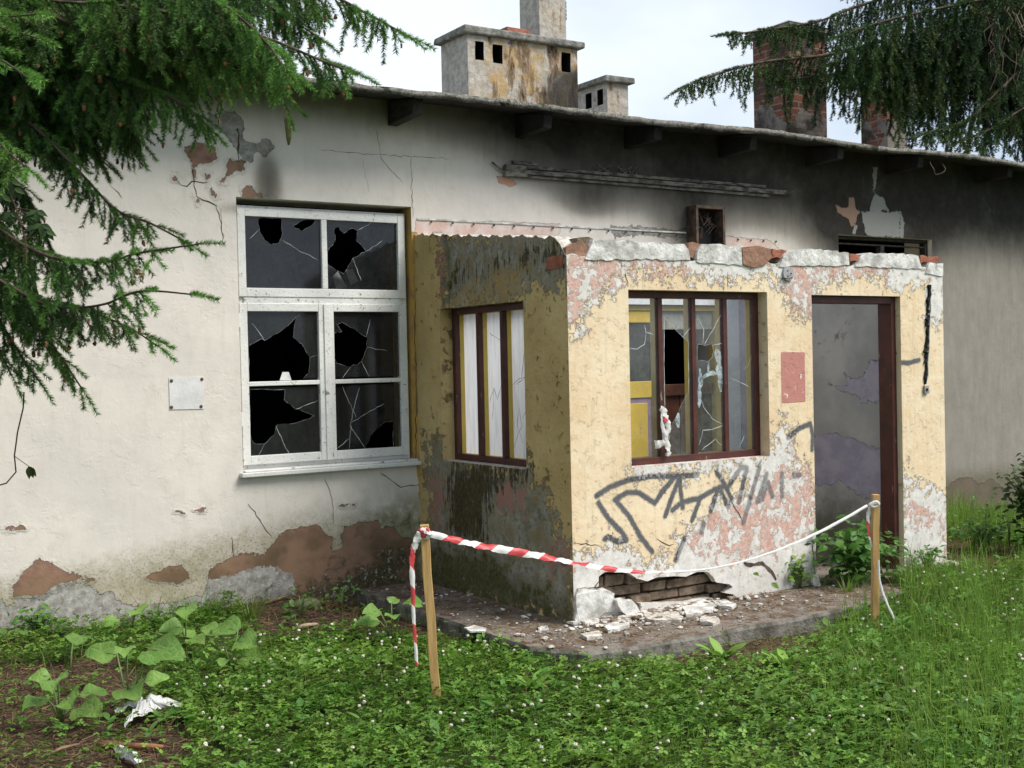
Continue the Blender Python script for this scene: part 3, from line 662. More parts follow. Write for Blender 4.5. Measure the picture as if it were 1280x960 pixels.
defs = dict(terra=-1, grey=-1, pale=-1, salmon=-1, pink=-1, ochre=-1, damp=0, green=0, moss=-1, soot_shade=0)
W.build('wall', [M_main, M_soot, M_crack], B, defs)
# roof
ys = [-.5, -.485, 0, .8, 1.8, 3.6, BY1+.4]; rz = lambda y: 3.628+(y+.5)*.135 if y < 3.6 else 4.18-(y-3.6)*.15
xs = list(np.arange(BX0-.4, BX1+.35, .10)); Vt = []; nx = len(xs)
for j, y in enumerate(ys):
    for i, x in enumerate(xs):
        e = 1 if j < 2 else .3
        Vt.append((x, y+(rnd.uniform(-.012, .012)+.02*math.sin(x*1.7))*e*(j < 2), rz(y)+(.012*math.sin(x*2.3)+rnd.uniform(-.005, .005))*e-.03*sstep(np.array(x), 5.2, 7.5)*e))
nT = len(Vt)
for j, y in enumerate(ys):
    for i, x in enumerate(xs): v_ = Vt[j*nx+i]; Vt.append((v_[0], v_[1]+(.004 if j == 0 else 0), v_[2]-.042-(rnd.uniform(0, .012) if j == 0 else 0)))
Fq = []; Fm = []
for j in range(len(ys)-1):
    for i in range(nx-1):
        a = j*nx+i; Fq.append((a, a+1, a+nx+1, a+nx)); Fm.append(0); Fq.append((nT+a, nT+a+nx, nT+a+nx+1, nT+a+1)); Fm.append(1)
for i in range(nx-1):
    Fq.append((i, nT+i, nT+i+1, i+1)); Fm.append(0); a = (len(ys)-1)*nx+i; Fq.append((a, a+1, nT+a+1, nT+a)); Fm.append(0)
for j in range(len(ys)-1):
    for i in (0, nx-1): a = j*nx+i; Fq.append((a, a+nx, nT+a+nx, nT+a)); Fm.append(0)
roof = np_obj('roof', Vt, Fq, [M_roof, M_sootw], B, mi=Fm)
for k, (x, y) in enumerate([(522, 128), (684, 146), (822, 160), (941, 173), (1050, 186), (1150, 197), (1262, 215)]):
    q = bp(x, y, 1, -.40); m = MB()
    m.add([(q[0]-.04, -.40, 3.475), (q[0]+.04, -.40, 3.475), (q[0]+.04, .0, 3.46), (q[0]-.04, .0, 3.46), (q[0]-.04, -.42, 3.585), (q[0]+.04, -.42, 3.585), (q[0]+.04, .0, 3.648), (q[0]-.04, .0, 3.648)],
          [(0, 3, 2, 1), (4, 5, 6, 7), (0, 1, 5, 4), (1, 2, 6, 5), (2, 3, 7, 6), (3, 0, 4, 7)])
    o = m.build('rafter_end', M_sootw if k == 0 else M_soot, B, bevel=.006)
q = bp(1172, 205, 1, -.46); m = MB(); m.tube([(q[0]+.10*math.cos(t), -.46+.02*math.sin(3*t), q[2]-.02+.08*math.sin(t)) for t in np.linspace(2.6, 6.8, 14)], .006, 5); m.build('wire_loop', M_metal, B)
# charred cable batten
m = MB(); a = bp(640, 212, 1, -.03); b = bp(990, 246, 1, -.03)
for dz, w_, yy in ((0, .035, -.05), (.042, .022, -.035), (-.036, .018, -.03)):
    m.box((a[0], yy, 3.19+dz-w_/2), (b[0]-abs(dz)*8, -.002, 3.19+dz+w_/2), jit=.004)
m.box((a[0]-.07, -.06, 3.14), (a[0]+.12, -.003, 3.235), jit=.008); m.box((a[0]+.02, -.04, 3.24), (a[0]+.24, -.003, 3.275), jit=.01)
m.tube([(a[0]-.18, -.02, 3.25), (a[0]-.12, -.03, 3.2), (a[0]-.05, -.03, 3.17)], .008, 5)
for i in range(9):
    x = a[0]+rnd.uniform(.9, 1.3); m.tube([(x, -.02, 3.21), (x+rnd.uniform(-.1, .1), -.05, 3.30), (x+rnd.uniform(-.15, .15), -.02, 3.22)], .006, 4)
m.build('charred_batten', simple('ashy_batten_wood', (.05, .045, .04), (.22, .20, .17), 7, bump=.006, stretch=(1.5, 4, 4)), B)
# vent box
a = bp(870, 256, 1, -.13); b = bp(907, 302, 1, -.13); x0, x1, z1_, z0_ = a[0], b[0], a[2], b[2]
m = MB(); t_ = .025
m.box((x0, -.13, z0_-.15), (x0+t_, -.002, z1_)); m.box((x1-t_, -.13, z0_-.15), (x1, -.002, z1_)); m.box((x0+t_, -.13, z1_-t_), (x1-t_, -.002, z1_)); m.box((x0+t_, -.13, z0_-.15), (x1-t_, -.002, z0_-.12))
m.box((x0+t_, -.02, z0_-.12), (x1-t_, -.004, z1_-t_), 1)
for i in range(14):
    x = rnd.uniform(x0+.04, x1-.05); z = rnd.uniform(z0_, z1_-.12); m.tube([(x, -.05, z), (x+rnd.uniform(-.07, .07), -.07, z+rnd.uniform(0, .1)), (x+rnd.uniform(-.05, .05), -.04, z+.1)], .004, 4)
m.build('vent_box', [M_metal, M_dark], B)
# flashing strip with bolt heads over the porch
m = MB(); a = bp(521, 273, 1, 0); b = bp(857, 285, 1, 0)
m.box((a[0], -.008, 2.765), (b[0], -.001, 2.778), 0)
x = a[0]+.12
while x < b[0]: m.ellip((x, -.012, 2.752), (.010, .008, .010), 6, 4, 1); x += .19
for x in np.arange(3.35, 3.95, .16): m.ellip((x, -.008, 2.735), (.010, .008, .010), 6, 4, 1)
m.build('flashing_strip', [M_whitepl, M_metal], B)
# blank plate left of the window
q = mw([(211, 472), (254, 471), (255, 511), (212, 512)]); m = MB(); m.slab([(u, -.005, v) for u, v in q[::-1]], (0, 1, 0), .004, 0)
pl = m.build('wall_plate', simple('plate_white_enamel', (.58, .57, .57), (.70, .69, .68), 6, .5, .4, .002), B, bevel=.002)
for x, y in [(214, 476), (252, 474), (214, 509), (251, 508)]:
    u, v = mw([(x, y)])[0]; m = MB(); m.ellip((u, -.007, v), (.012, .004, .012), 8, 4); m.build('screw', M_metal, pl)
# ---- windows
def pane(parent, rect, holes, cracks, mats, P3, name='pane', cw=.0022, extra=()):
    u0, u1, v0, v1 = rect; eps = .002
    vs = []; ed = []; holes = [[(min(max(u, u0+eps*0), u1), min(max(v, v0), v1)) for u, v in h] for h in holes]
    def loop(pts):
        b = len(vs); vs.extend(Vector((p[0], p[1])) for p in pts); ed.extend((b+i, b+(i+1) % len(pts)) for i in range(len(pts)))
    loop([(u0, v0), (u1, v0), (u1, v1), (u0, v1)])
    jh = []
    for h in holes:
        r = []
        for i in range(len(h)):
            a, b = h[i], h[(i+1) % len(h)]; r.append(a)
            if math.hypot(b[0]-a[0], b[1]-a[1]) > .05 and not (a[0] == b[0] in (u0, u1) or a[1] == b[1] in (v0, v1)):
                for t in (.33, .66): r.append((a[0]+(b[0]-a[0])*t+rnd.uniform(-.006, .006), a[1]+(b[1]-a[1])*t+rnd.uniform(-.006, .006)))
        jh.append([(min(max(u, u0), u1), min(max(v, v0), v1)) for u, v in r]); loop(jh[-1])
    ov, oe, of = delaunay_2d_cdt(vs, ed, [], 0, 1e-5)[:3]
    m = MB(); tri = []
    for f in of:
        c = ((ov[f[0]]+ov[f[1]]+ov[f[2]])/3)
        if u0 <= c.x <= u1 and v0 <= c.y <= v1 and not any(pin((c.x, c.y), h) for h in jh): tri.append(tuple(f))
    m.add([P3(p.x, p.y, 0) for p in ov], tri, 0)
    for h in jh:
        for i in range(len(h)):
            a, b = h[i], h[(i+1) % len(h)]
            if (a[0] == b[0] and a[0] in (u0, u1)) or (a[1] == b[1] and a[1] in (v0, v1)): continue
            if rnd.random() < .8: ribbon([a, b], cw*.9, m, P3)
    for c in cracks: ribbon(c, cw, m, P3, .0025)
    for pts, w_ in extra:
        b = len(m.m); ribbon(pts, w_, m, P3, .004, .003)
        for i in range(b, len(m.m)): m.m[i] = 2
    return m.build(name, mats, parent)
WI = .07
fr = MB(); ft = .055
x0, x1, z0_, z1_ = WX0-.010, WX1+.012, .94, 2.815
fr.box((x0, WI+.01, z0_), (x0+ft, WI+.09, z1_)); fr.box((x1-ft, WI+.01, z0_), (x1, WI+.09, z1_)); fr.box((x0+ft, WI+.012, z1_-ft), (x1-ft, WI+.088, z1_)); fr.box((x0+ft, WI+.012, z0_), (x1-ft, WI+.088, z0_+.05))
ZT = 2.150
fr.box((x0+ft, WI-.004, ZT-.035), (x1-ft, WI+.088, ZT+.022))
win = fr.build('window', M_wwood, B, bevel=.004)
m = MB(); m.box((-1.43, -.055, .893), (-.005, WI+.0, .925)); m.box((-1.40, -.03, .925), (-.022, WI+.012, .94)); m.build('sill', M_wwood, win, bevel=.006)
def sash(x0, x1, z0, z1, nx_, nz_, t=.058, y=WI):
    m = MB(); m.box((x0, y-.012, z0), (x0+t, y+.04, z1)); m.box((x1-t, y-.012, z0), (x1, y+.04, z1)); m.box((x0+t, y-.010, z0), (x1-t, y+.038, z0+t*1.1)); m.box((x0+t, y-.010, z1-t), (x1-t, y+.038, z1))
    for i in range(1, nx_):
        xm = x0+(x1-x0)*i/nx_; m.box((xm-.022, y-.009, z0+t*1.1), (xm+.022, y+.036, z1-t))
    for i in range(1, nz_):
        zm = z0+(z1-z0)*i/nz_; m.box((x0+t, y-.0085, zm-.016), (x1-t, y+.036, zm+.016))
    return m.build('sash', M_wwood, win, bevel=.004)
def rc(a, b, Y=WI+.015):      # zoom4 rectangle corners to wall rectangle
    p, q = bp(*z4([a])[0], 1, Y), bp(*z4([b])[0], 1, Y); return (p[0], q[0], q[2], p[2])
sash(x0+.018, x1-.015, ZT+.015, z1_-.02, 2, 1); XM = (x0+x1)/2
sash(x0+.018, XM-.003, z0_+.03, ZT-.030, 1, 2); sash(XM+.003, x1-.015, z0_+.03, ZT-.030, 1, 2)
m = MB(); m.box((XM-.022, WI-.022, z0_+.03), (XM+.022, WI-.0125, ZT-.034)); m.build('closing_strip', M_wwood, win, bevel=.003)
for zz in (1.25, 1.95):
    m = MB(); m.tube([(x0+.008, WI-.018, zz), (x0+.008, WI-.018, zz+.10)], .011, 6); m.build('hinge', M_wwood, win)
GY = WI+.016
def gl(h, Y=GY): return [mw(z4(p), Y) for p in h]
PG = lambda u, v, w_: (u, GY+w_, v)
xa, xb_2, xc, xd = x0+.07, XM-.015, XM+.015, x1-.065
za, zb2, zc, zd = z0_+.09, (z0_+ZT)/2, ZT-.08, z1_-.07
zu = ZT+.07
M3 = [M_glass, M_edge, M_fog]
pane(win, (xa, xb_2, zu, zd), gl([[(282, 121), (345, 121), (350, 165), (340, 190), (320, 197), (300, 185), (285, 160)], [(380, 142), (410, 126), (443, 124), (438, 137), (405, 157)]]), gl([[(255, 180), (285, 150)], [(350, 185), (400, 215), (450, 240)]]), M3, PG)
pane(win, (xc, xd, zu, zd), gl([[(478, 215), (500, 185), (498, 150), (512, 145), (525, 165), (545, 150), (565, 155), (560, 185), (590, 215), (550, 235), (535, 265), (525, 280), (505, 270), (480, 255)]]), gl([[(590, 215), (635, 185)], [(565, 155), (610, 130)], [(550, 235), (575, 300)]]), M3, PG)
pane(win, (xa, xb_2, zb2+.03, zc), gl([[(253, 485), (290, 465), (300, 470), (350, 440), (388, 403), (380, 460), (405, 480), (428, 520), (425, 560), (410, 584), (255, 584)]]), gl([[(300, 470), (262, 420)], [(388, 403), (400, 395)], [(428, 520), (450, 510)]]), M3, PG)
pane(win, (xa, xb_2, za, zb2-.03), gl([[(258, 610), (357, 610), (355, 640), (385, 665), (440, 685), (390, 705), (335, 710), (325, 740), (300, 765), (270, 765), (258, 740)]]), gl([[(385, 665), (455, 640)], [(300, 765), (280, 800)], [(330, 712), (370, 800)]]), M3, PG)
pane(win, (xc, xd, zb2+.03, zc), gl([[(497, 450), (520, 445), (505, 425), (520, 418), (560, 440), (590, 460), (592, 490), (575, 530), (545, 545), (505, 535), (497, 520)]]), gl([[(590, 460), (600, 410)], [(575, 530), (600, 575)], [(545, 545), (520, 578)], [(592, 490), (650, 500)]]), M3, PG)
pane(win, (xc, xd, za, zb2-.03), gl([[(588, 781), (600, 745), (640, 705), (665, 700), (668, 781)]]), gl([[(540, 780), (545, 705), (560, 640), (570, 605)], [(545, 705), (640, 650)], [(505, 780), (540, 750)], [(588, 781), (560, 740), (540, 710)], [(520, 600), (560, 690)]]), M3, PG)
# pale slabs behind the panes paint in brightness seen through them, reusing paper white
for P_ in ([(492, 288), (508, 272), (535, 318), (505, 322)], [(530, 268), (550, 266), (567, 300), (545, 312)], [(342, 584), (350, 560), (368, 560), (376, 584)]):
    m = MB(); m.slab([(u, .11, v) for u, v in mw(z4(P_), .11)], (0, 1, 0), .003); m.build('bright_patch', M_paper, win)
# right-hand opening above the porch: burnt out window
m = MB(); a, b, c, d = HR
m.box((a+.003, .05, d-.035), (b-.003, .12, d-.002)); m.box((a+.003, .05, c), (a+.05, .12, d-.036)); m.box((b-.05, .05, c), (b-.003, .12, d-.036)); m.box((a+.05, .06, d-.085), (b-.05, .1, d-.07))
m.box(((a+b)/2-.03, .055, c), ((a+b)/2+.03, .115, d-.086))
m.build('window', M_sootw, B, bevel=.003)
# entrance door inside the porch
dr = MB(); dr.box((DD0+.002, .03, 0), (DD0+.05, .12, door_top-.002)); dr.box((DD1-.05, .03, 0), (DD1-.002, .12, door_top-.002)); dr.box((DD0+.05, .03, door_top-.05), (DD1-.05, .12, door_top-.002))
door = dr.build('door', M_yel, B, bevel=.003)
def zz_(x, y, Y=.05): return float(bp(690+x/3, 280+y/3, 1, Y)[2])
def xx_(x, y, Y=.05): return float(bp(690+x/3, 280+y/3, 1, Y)[0])
L0, L1 = DD0+.052, xx_(402, 500); sw = L1-xx_(372, 500); g1, g0 = zz_(330, 370), zz_(330, 590); r0 = zz_(330, 652)
m = MB(); m.box((L0, .04, .02), (L0+sw, .085, door_top-.055)); m.box((L1-sw, .04, .02), (L1, .085, door_top-.055)); m.box((L0+sw, .042, g1), (L1-sw, .083, door_top-.056))
m.box((L0+sw, .042, r0), (L1-sw, .083, g0)); m.box((L0+sw, .042, .02), (L1-sw, .083, .22))
xL = xx_(380, 700)
m.box((L0+sw, .055, .22), (L1-sw, .075, r0), 1); m.box((L0+sw+.07, .046, .30), (xx_(358, 700), .0545, zz_(330, 672)))
m.build('door_leaf', [M_yeld, M_lil], door, bevel=.004)
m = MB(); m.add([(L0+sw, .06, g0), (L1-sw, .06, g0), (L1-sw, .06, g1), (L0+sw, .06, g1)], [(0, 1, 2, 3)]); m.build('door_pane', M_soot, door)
m = MB(); R0x, R1x = L1+.012, DD1-.052; zt_ = zz_(480, 600)
for i in range(5):
    a = R0x+(R1x-R0x)*i/5; m.box((a+.002, .09+.004*(i % 2), .02), (a+(R1x-R0x)/5-.002, .12, zt_+rnd.uniform(-.01, .01)))
m.box((R0x, .06, zt_-.1), (R1x, .0895, zt_)); m.build('door_leaf', M_brownwood, door, bevel=.003)
m = MB(); zt2 = door_top-.055; m.box((R0x, .06, zt2-.16), (R1x, .09, zt2)); m.build('door_rail', simple('pale_grey_board', (.20, .20, .18), (.32, .32, .29), 9), door, bevel=.003)
# chimneys
def chimney(x0, x1, y0, y1, z1_, mat, cap=.05, capt=.09, flues=(), warm=0, soot_r=0, z0_=3.7, capm=None):
    Wl = Wall(); h = .05
    for (a, b, f) in (((x0, x1), 'front', None), ((x0, x1), 'back', None), ((y0, y1), 'left', None), ((y0, y1), 'right', None)):
        u, v, qd = sheet(a[0], a[1], z0_, z1_, h, [fl[1:] for fl in flues if fl[0] == b])
        jit = .012*np.sin(u*23+v*9)+.008*np.sin(v*31)
        P = {'front': np.stack([u, y0+jit*.5+0*u, v], -1), 'back': np.stack([u, y1+0*u, v], -1), 'left': np.stack([x0+0*u, u, v], -1), 'right': np.stack([x1+0*u, u, v], -1)}[b]
        if b == 'front': P[:, 1] = y0+jit*.3*(np.abs((u-x0)*(u-x1)) > 1e-6)
        aa = {'warm': np.full(len(u), float(warm) if b == 'front' else -.3), 'soot_shade': (soot_r*sstep(u, x0+(x1-x0)*.45, x1)*(1-sstep(v, z1_-.5, z1_)) if b == 'front' else np.full(len(u), .1))}
        if b == 'front' and warm: aa['warm'] = warm*sstep(u, x0+.12, x0+.4)
        Wl.add(P, qd, 0, aa)
    for fl in flues:
        side, a, b, c, d = fl
        if side == 'front':
            Wl.quad((a, y0, c), (a, y0+.2, c), (a, y0+.2, d), (a, y0, d), 1); Wl.quad((b, y0, c), (b, y0+.2, c), (b, y0+.2, d), (b, y0, d), 1)
            Wl.quad((a, y0, c), (b, y0, c), (b, y0+.2, c), (a, y0+.2, c), 1); Wl.quad((a, y0, d), (b, y0, d), (b, y0+.2, d), (a, y0+.2, d), 1); Wl.quad((a, y0+.2, c), (b, y0+.2, c), (b, y0+.2, d), (a, y0+.2, d), 1)
        else:
            Wl.quad((x0, a, c), (x0+.2, a, c), (x0+.2, a, d), (x0, a, d), 1); Wl.quad((x0, b, c), (x0+.2, b, c), (x0+.2, b, d), (x0, b, d), 1)
            Wl.quad((x0, a, c), (x0, b, c), (x0+.2, b, c), (x0+.2, a, c), 1); Wl.quad((x0, a, d), (x0, b, d), (x0+.2, b, d), (x0+.2, a, d), 1); Wl.quad((x0+.2, a, c), (x0+.2, b, c), (x0+.2, b, d), (x0+.2, a, d), 1)
    c_ = Wl.build('chimney', [mat, M_dark], roof, {'warm': -.3, 'soot_shade': 0})
    m = MB(); e = cap; nx_ = 7
    m.box((x0-e, y0-e, z1_+.001), (x1+e, y1+e, z1_+capt), jit=.008)
    return c_, m
def cx(x, y, Y): return float(bp(x, y, 1, Y)[0])
def cz(x, y, Y): return float(bp(x, y, 1, Y)[2])
Y1 = 2.0
fx0, fx1 = cx(585, 80, Y1), cx(722, 90, Y1); ztop = cz(640, 50, Y1)
c_, m = chimney(fx0, fx1, Y1, Y1+.52, ztop, M_chim, .055, .075,
    [('front', cx(594, 60, Y1), cx(604.5, 60, Y1), cz(600, 75, Y1), cz(600, 52, Y1)), ('front', cx(616, 65, Y1), cx(628, 65, Y1), cz(622, 79, Y1), cz(622, 56, Y1)), ('front', cx(702, 75, Y1), cx(713, 75, Y1), cz(708, 90, Y1), cz(708, 66, Y1))], .35, 1.6)
m.build('cap', M_conc, B, bevel=.015)
m = MB(); q = bp(645, 41, 1, Y1+.1)
m.box((q[0]-.16, Y1+.02, ztop+.08), (q[0]+.12, Y1+.2, ztop+.135), jit=.006)
m.build('loose_brick', M_bricksoot, B, bevel=.006)
sx0, sx1 = cx(673, 30, Y1+.15), cx(704, 30, Y1+.15)
c_, m = chimney(sx0-.02, sx1+.0, Y1+.1, Y1+.46, cz(680, -40, Y1+.1), M_chim, .05, .08, [], 0, 0, z0_=ztop+.08)
m.build('cap', M_conc, B, bevel=.012)
m = MB(); q = bp(705, 14, 1, Y1+.2)
for i in range(5): m.tube([(sx1+.04, Y1+.2, q[2]-.09+i*.04), (sx1+.04, Y1+.2, q[2]-.065+i*.04)], .035, 10)
m.box((sx1+.0, Y1+.19, q[2]-.08), (sx1+.03, Y1+.21, q[2]+.08)); m.build('insulator', M_metal, B)
Y2 = 3.0
a0, a1 = cx(759, 115, Y2), cx(785, 115, Y2); zt2_ = cz(770, 104, Y2)
c_, m = chimney(a0, a1, Y2, Y2+.62, zt2_, M_chim, .06, .07, [('left', Y2+.30, Y2+.42, zt2_-.24, zt2_-.06), ('left', Y2+.08, Y2+.19, zt2_-.24, zt2_-.06)], 0, .3)
m.build('cap', M_conc, B, bevel=.012)
Y3 = 2.3
a0, a1 = cx(988, 120, Y3), cx(1033, 120, Y3); zt3 = cz(1000, 38, Y3)
def mat_chim2():
    s = S('brick_chimney_half_rendered', .9, .2); x = s.sep(); cb = s.n('ShaderNodeCombineXYZ'); s.put(cb.inputs[0], s.add(x[0], x[1])); s.put(cb.inputs[1], x[2])
    b = s.n('ShaderNodeTexBrick'); s.put(b.inputs['Vector'], s.wv(cb.outputs[0], .02, 8)); b.inputs['Scale'].default_value = 1
    b.inputs['Brick Width'].default_value = .26; b.inputs['Row Height'].default_value = .085; b.inputs['Mortar Size'].default_value = .01
    b.inputs['Color1'].default_value = (.22, .08, .05, 1); b.inputs['Color2'].default_value = (.13, .05, .035, 1); b.inputs['Mortar'].default_value = (.22, .18, .15, 1)
    n = s.noise(6, 7, .7); mk = s.rng(s.add(s.noise(1.6, 5), s.cen(n, .06), s.mul(s.math('SUBTRACT', 4.35, x[2]), .10)), .52, .53)
    c = s.mix(mk, b.outputs[0], s.mix(n, (.12, .10, .09), (.34, .31, .28))); c = s.mix(s.rng(s.noise(3, 6), .42, .62), c, (.045, .035, .03))
    s.col(c); s.bump(s.add(s.mul(b.outputs[1], -1), n), .02); return s.m
M_chim2 = mat_chim2()
c_, m = chimney(a0, a1, Y3, Y3+.62, zt3, M_chim2, .07, .06)
m.add([(a0-.08, Y3-.08, zt3+.06), (a1+.08, Y3-.08, zt3+.06), (a1+.08, Y3+.7, zt3+.06), (a0-.08, Y3+.7, zt3+.06), ((a0+a1)/2, Y3+.31, zt3+.22)], [(0, 1, 4), (1, 2, 4), (2, 3, 4), (3, 0, 4)])
m.build('cap', M_conc, B)
Y4 = 2.8; a0, a1 = cx(1109, 140, Y4), cx(1127, 140, Y4)
c_, m = chimney(a0, a1+.1, Y4, Y4+.45, cz(1118, 115, Y4), M_chim2, .05, .06); m.build('cap', M_conc, B)
# ---------------------------------------------------------------- porch
PB = empty('ruined_porch', (1.8, -1, 0), 'roofless yellow plastered entrance porch with peeling pink and white paint', 'porch')
TH = .18
HOLE = pf(z8([(200, 668), (200, 620), (225, 600), (290, 598), (330, 605), (365, 628), (410, 640), (450, 622), (520, 618), (575, 620), (620, 600), (665, 598), (690, 620), (705, 645), (760, 652), (775, 665), (740, 690), (800, 700), (800, 722), (380, 735), (380, 800), (330, 800), (270, 740), (255, 735), (270, 690), (240, 672), (215, 665)]))
fh = [(FX0, FX1, FZ0, FZ1), (DX0, DX1, -.2, DZ)]
topf = lambda u: PT+.004*np.sin(u*17)+.006*np.sin(u*41)
U, V, Q = sheet(0, PX1, -.12, PT+.02, .0095, fh, topf, HOLE)
A = {}
A['peel'] = union(
    sdf_poly(U, V, pf([(700, 312), (1185, 328), (1185, 350), (1120, 360), (1090, 345), (1040, 350), (1020, 366), (1010, 395), (990, 388), (972, 352), (955, 345), (900, 350), (850, 345), (800, 340), (780, 345), (765, 365), (735, 385), (722, 415), (705, 410)])),
    sdf_poly(U, V, pf([(785, 582), (860, 573), (962, 566), (985, 545), (990, 560), (1004, 585), (1018, 595), (1024, 740), (700, 800), (706, 690), (745, 690), (762, 672), (790, 690), (800, 702), (840, 700), (850, 675), (862, 655), (885, 640), (905, 625), (935, 615), (930, 600), (900, 590), (850, 592), (800, 596)])),
    sdf_poly(U, V, pf([(965, 565), (972, 535), (985, 528), (992, 560), (1000, 620), (980, 640)])),
    sdf_poly(U, V, pf([(1126, 660), (1132, 585), (1140, 600), (1160, 610), (1185, 615), (1185, 720), (1120, 720)])), sdf_poly(U, V, pf([(1158, 345), (1182, 340), (1182, 400), (1170, 410), (1160, 400)]))).clip(-.16, .25)
A['pinkb'] = union(
    sdf_poly(U, V, pf([(728, 322), (775, 324), (850, 326), (858, 345), (800, 340), (770, 360), (735, 375), (722, 350)])), sdf_poly(U, V, pf([(975, 325), (1008, 327), (1012, 390), (990, 385), (978, 355)])),
    sdf_poly(U, V, pf([(900, 640), (950, 620), (1000, 565), (1020, 595), (1020, 650), (960, 690), (900, 690), (870, 680)])), sdf_poly(U, V, pf([(1020, 345), (1100, 345), (1100, 330), (1020, 330)])),
    sdf_poly(U, V, pf([(712, 330), (730, 330), (725, 400), (712, 400)]))-.02,
    sdf_poly(U, V, pf([(1130, 630), (1178, 640), (1178, 660), (1135, 655)]))-.03).clip(-.12, .012)
A['pale'] = sdf_poly(U, V, pf([(712, 420), (780, 380), (785, 600), (700, 640), (712, 690), (840, 690), (850, 600), (720, 570)]))
A['dirt'] = union(sdf_poly(U, V, pf([(930, 720), (960, 690), (1020, 690), (1020, 760), (930, 760)]))*3, (0.14-V)*3).clip(0, 1)+.45*np.exp(-((U-3.3)/.12)**2-((V-.1)/.2)**2)
A['spray'] = -sdf_lines(U, V, [pf(z8(l)) for l in (
    [(190, 275), (250, 235), (330, 205), (430, 190), (530, 190), (620, 185)], [(200, 305), (240, 370), (300, 430), (320, 465), (280, 470), (240, 450), (225, 460)],
    [(430, 515), (380, 450), (330, 360), (270, 290), (320, 260), (370, 260), (440, 305), (470, 260), (520, 200)], [(485, 360), (510, 290), (545, 200), (560, 325)],
    [(515, 335), (560, 300), (630, 285), (700, 245), (740, 230)], [(635, 285), (600, 380)], [(570, 455), (545, 510), (530, 550)], [(710, 245), (680, 340)], [(650, 390), (640, 430)],
    [(705, 170), (735, 215), (770, 290)], [(725, 255), (755, 320)], [(755, 235), (810, 150), (835, 155), (800, 300)], [(890, 150), (860, 250), (820, 390)],
    [(920, 180), (880, 300), (900, 290), (925, 215), (945, 275)], [(985, 180), (985, 275)], [(1035, 185), (1060, 185)])]+
    [pf([(985, 547), (1000, 535), (1013, 530), (1016, 545), (1015, 562)]), pf([(1122, 453), (1135, 454), (1149, 450)]), pf([(1122, 433), (1123, 460)])])+.019
A['rose'] = sdf_poly(U, V, pf([(976, 440), (1006, 440), (1007, 502), (977, 504)]))
W = Wall(); W.add(np.stack([U, 0*U+FD, V], -1), Q, 0, A)
def qa(W, P, m=0, **k): W.add(P, [(0, 1, 2, 3)], m, {a: np.full(4, float(v)) for a, v in k.items()})
def gridq(W, a, b, c, d, n1, n2, m=0, jit=0, **k):
    a, b, c, d = [np.array(p, float) for p in (a, b, c, d)]; P = []; idx = []
    for i in range(n1+1):
        for j in range(n2+1):
            s_, t_ = i/n1, j/n2; P.append((a*(1-s_)+b*s_)*(1-t_)+(d*(1-s_)+c*s_)*t_)
    P = np.array(P); fs = [(i*(n2+1)+j, (i+1)*(n2+1)+j, (i+1)*(n2+1)+j+1, i*(n2+1)+j+1) for i in range(n1) for j in range(n2)]
    W.add(P, fs, m, {q_: np.full(len(P), float(v)) for q_, v in k.items()})
for (a, b, c, d) in fh:
    y0, y1 = FD, FD+TH
    for x in (a, b): gridq(W, (x, y0, c), (x, y1, c), (x, y1, d), (x, y0, d), 6, 20, peel=-.10)
    gridq(W, (a, y0, d), (b, y0, d), (b, y1, d), (a, y1, d), 20, 4, peel=-.05)
    if c > 0: gridq(W, (a, y0, c), (b, y0, c), (b, y1, c), (a, y1, c), 20, 4, peel=.15, pinkb=-.03)
# broken-plaster rim of the hole in the base
P_ = HOLE
for i in range(len(P_)):
    a, b = P_[i], P_[(i+1) % len(P_)]
    W.quad((a[0], FD, a[1]), (b[0], FD, b[1]), (b[0], FD+.05, b[1]), (a[0], FD+.05, a[1]), 1)
# core behind: back sheet + caps
U2, V2, Q2 = sheet(0, PX1, -.12, PT, .3, fh); W.add(np.stack([U2, 0*U2+FD+TH, V2], -1), Q2, 2, {'stain': np.full(len(U2), -.2)})
gridq(W, (0, FD, PT), (PX1, FD, PT), (PX1, FD+TH, PT), (0, FD+TH, PT), 30, 3, 1)
# right side wall (outer, inner)
ztr = lambda y: PT+(y+D)/D*.33
gridq(W, (PX1, FD, -.12), (PX1, 0, -.12), (PX1, 0, ztr(0)), (PX1, FD, PT), 20, 20, 0, peel=-.1)
xi = PX1-.30
U3, V3, Q3 = sheet(FD+TH, -.001, -.02, 2.66, .015, (), lambda u: ztr(u))
def ri(pts): return [(lambda q: (q[1], q[2]))(bp(x, y, 0, xi)) for x, y in pts]
A3 = {'lilac': union(sdf_poly(U3, V3, ri([(1030, 476), (1040, 482), (1060, 482), (1056, 466), (1062, 474), (1078, 470), (1090, 452), (1105, 444), (1112, 450), (1112, 510), (1095, 500), (1086, 500), (1076, 504), (1070, 494), (1050, 488)])),
                     sdf_poly(U3, V3, ri([(1015, 550), (1035, 540), (1070, 548), (1100, 560), (1112, 560), (1112, 640), (1080, 620), (1050, 602), (1015, 610)])), sdf_poly(U3, V3, [(-.75, .6), (0, .6), (0, 2.2), (-.75, 2.2)])).clip(-.25, .3),
      'stain': union(sdf_poly(U3, V3, ri([(1016, 380), (1075, 378), (1072, 400), (1055, 440), (1030, 460), (1016, 440)]))*8, -.6+0*U3).clip(-.6, .25), 'damp': 1-sstep(V3, .1, .9)}
W.add(np.stack([0*U3+xi, U3, V3], -1), Q3, 2, A3)
gridq(W, (xi, FD+TH, PT), (PX1, FD+TH, PT), (PX1, 0, ztr(0)), (xi, 0, ztr(0)), 3, 20, 1)
W.build('wall', [M_front, M_rim, M_inner], PB, dict(peel=-.16, pinkb=-.12, pale=-1, dirt=0, spray=-1, rose=-1, lilac=-.4, stain=-.4, damp=0))
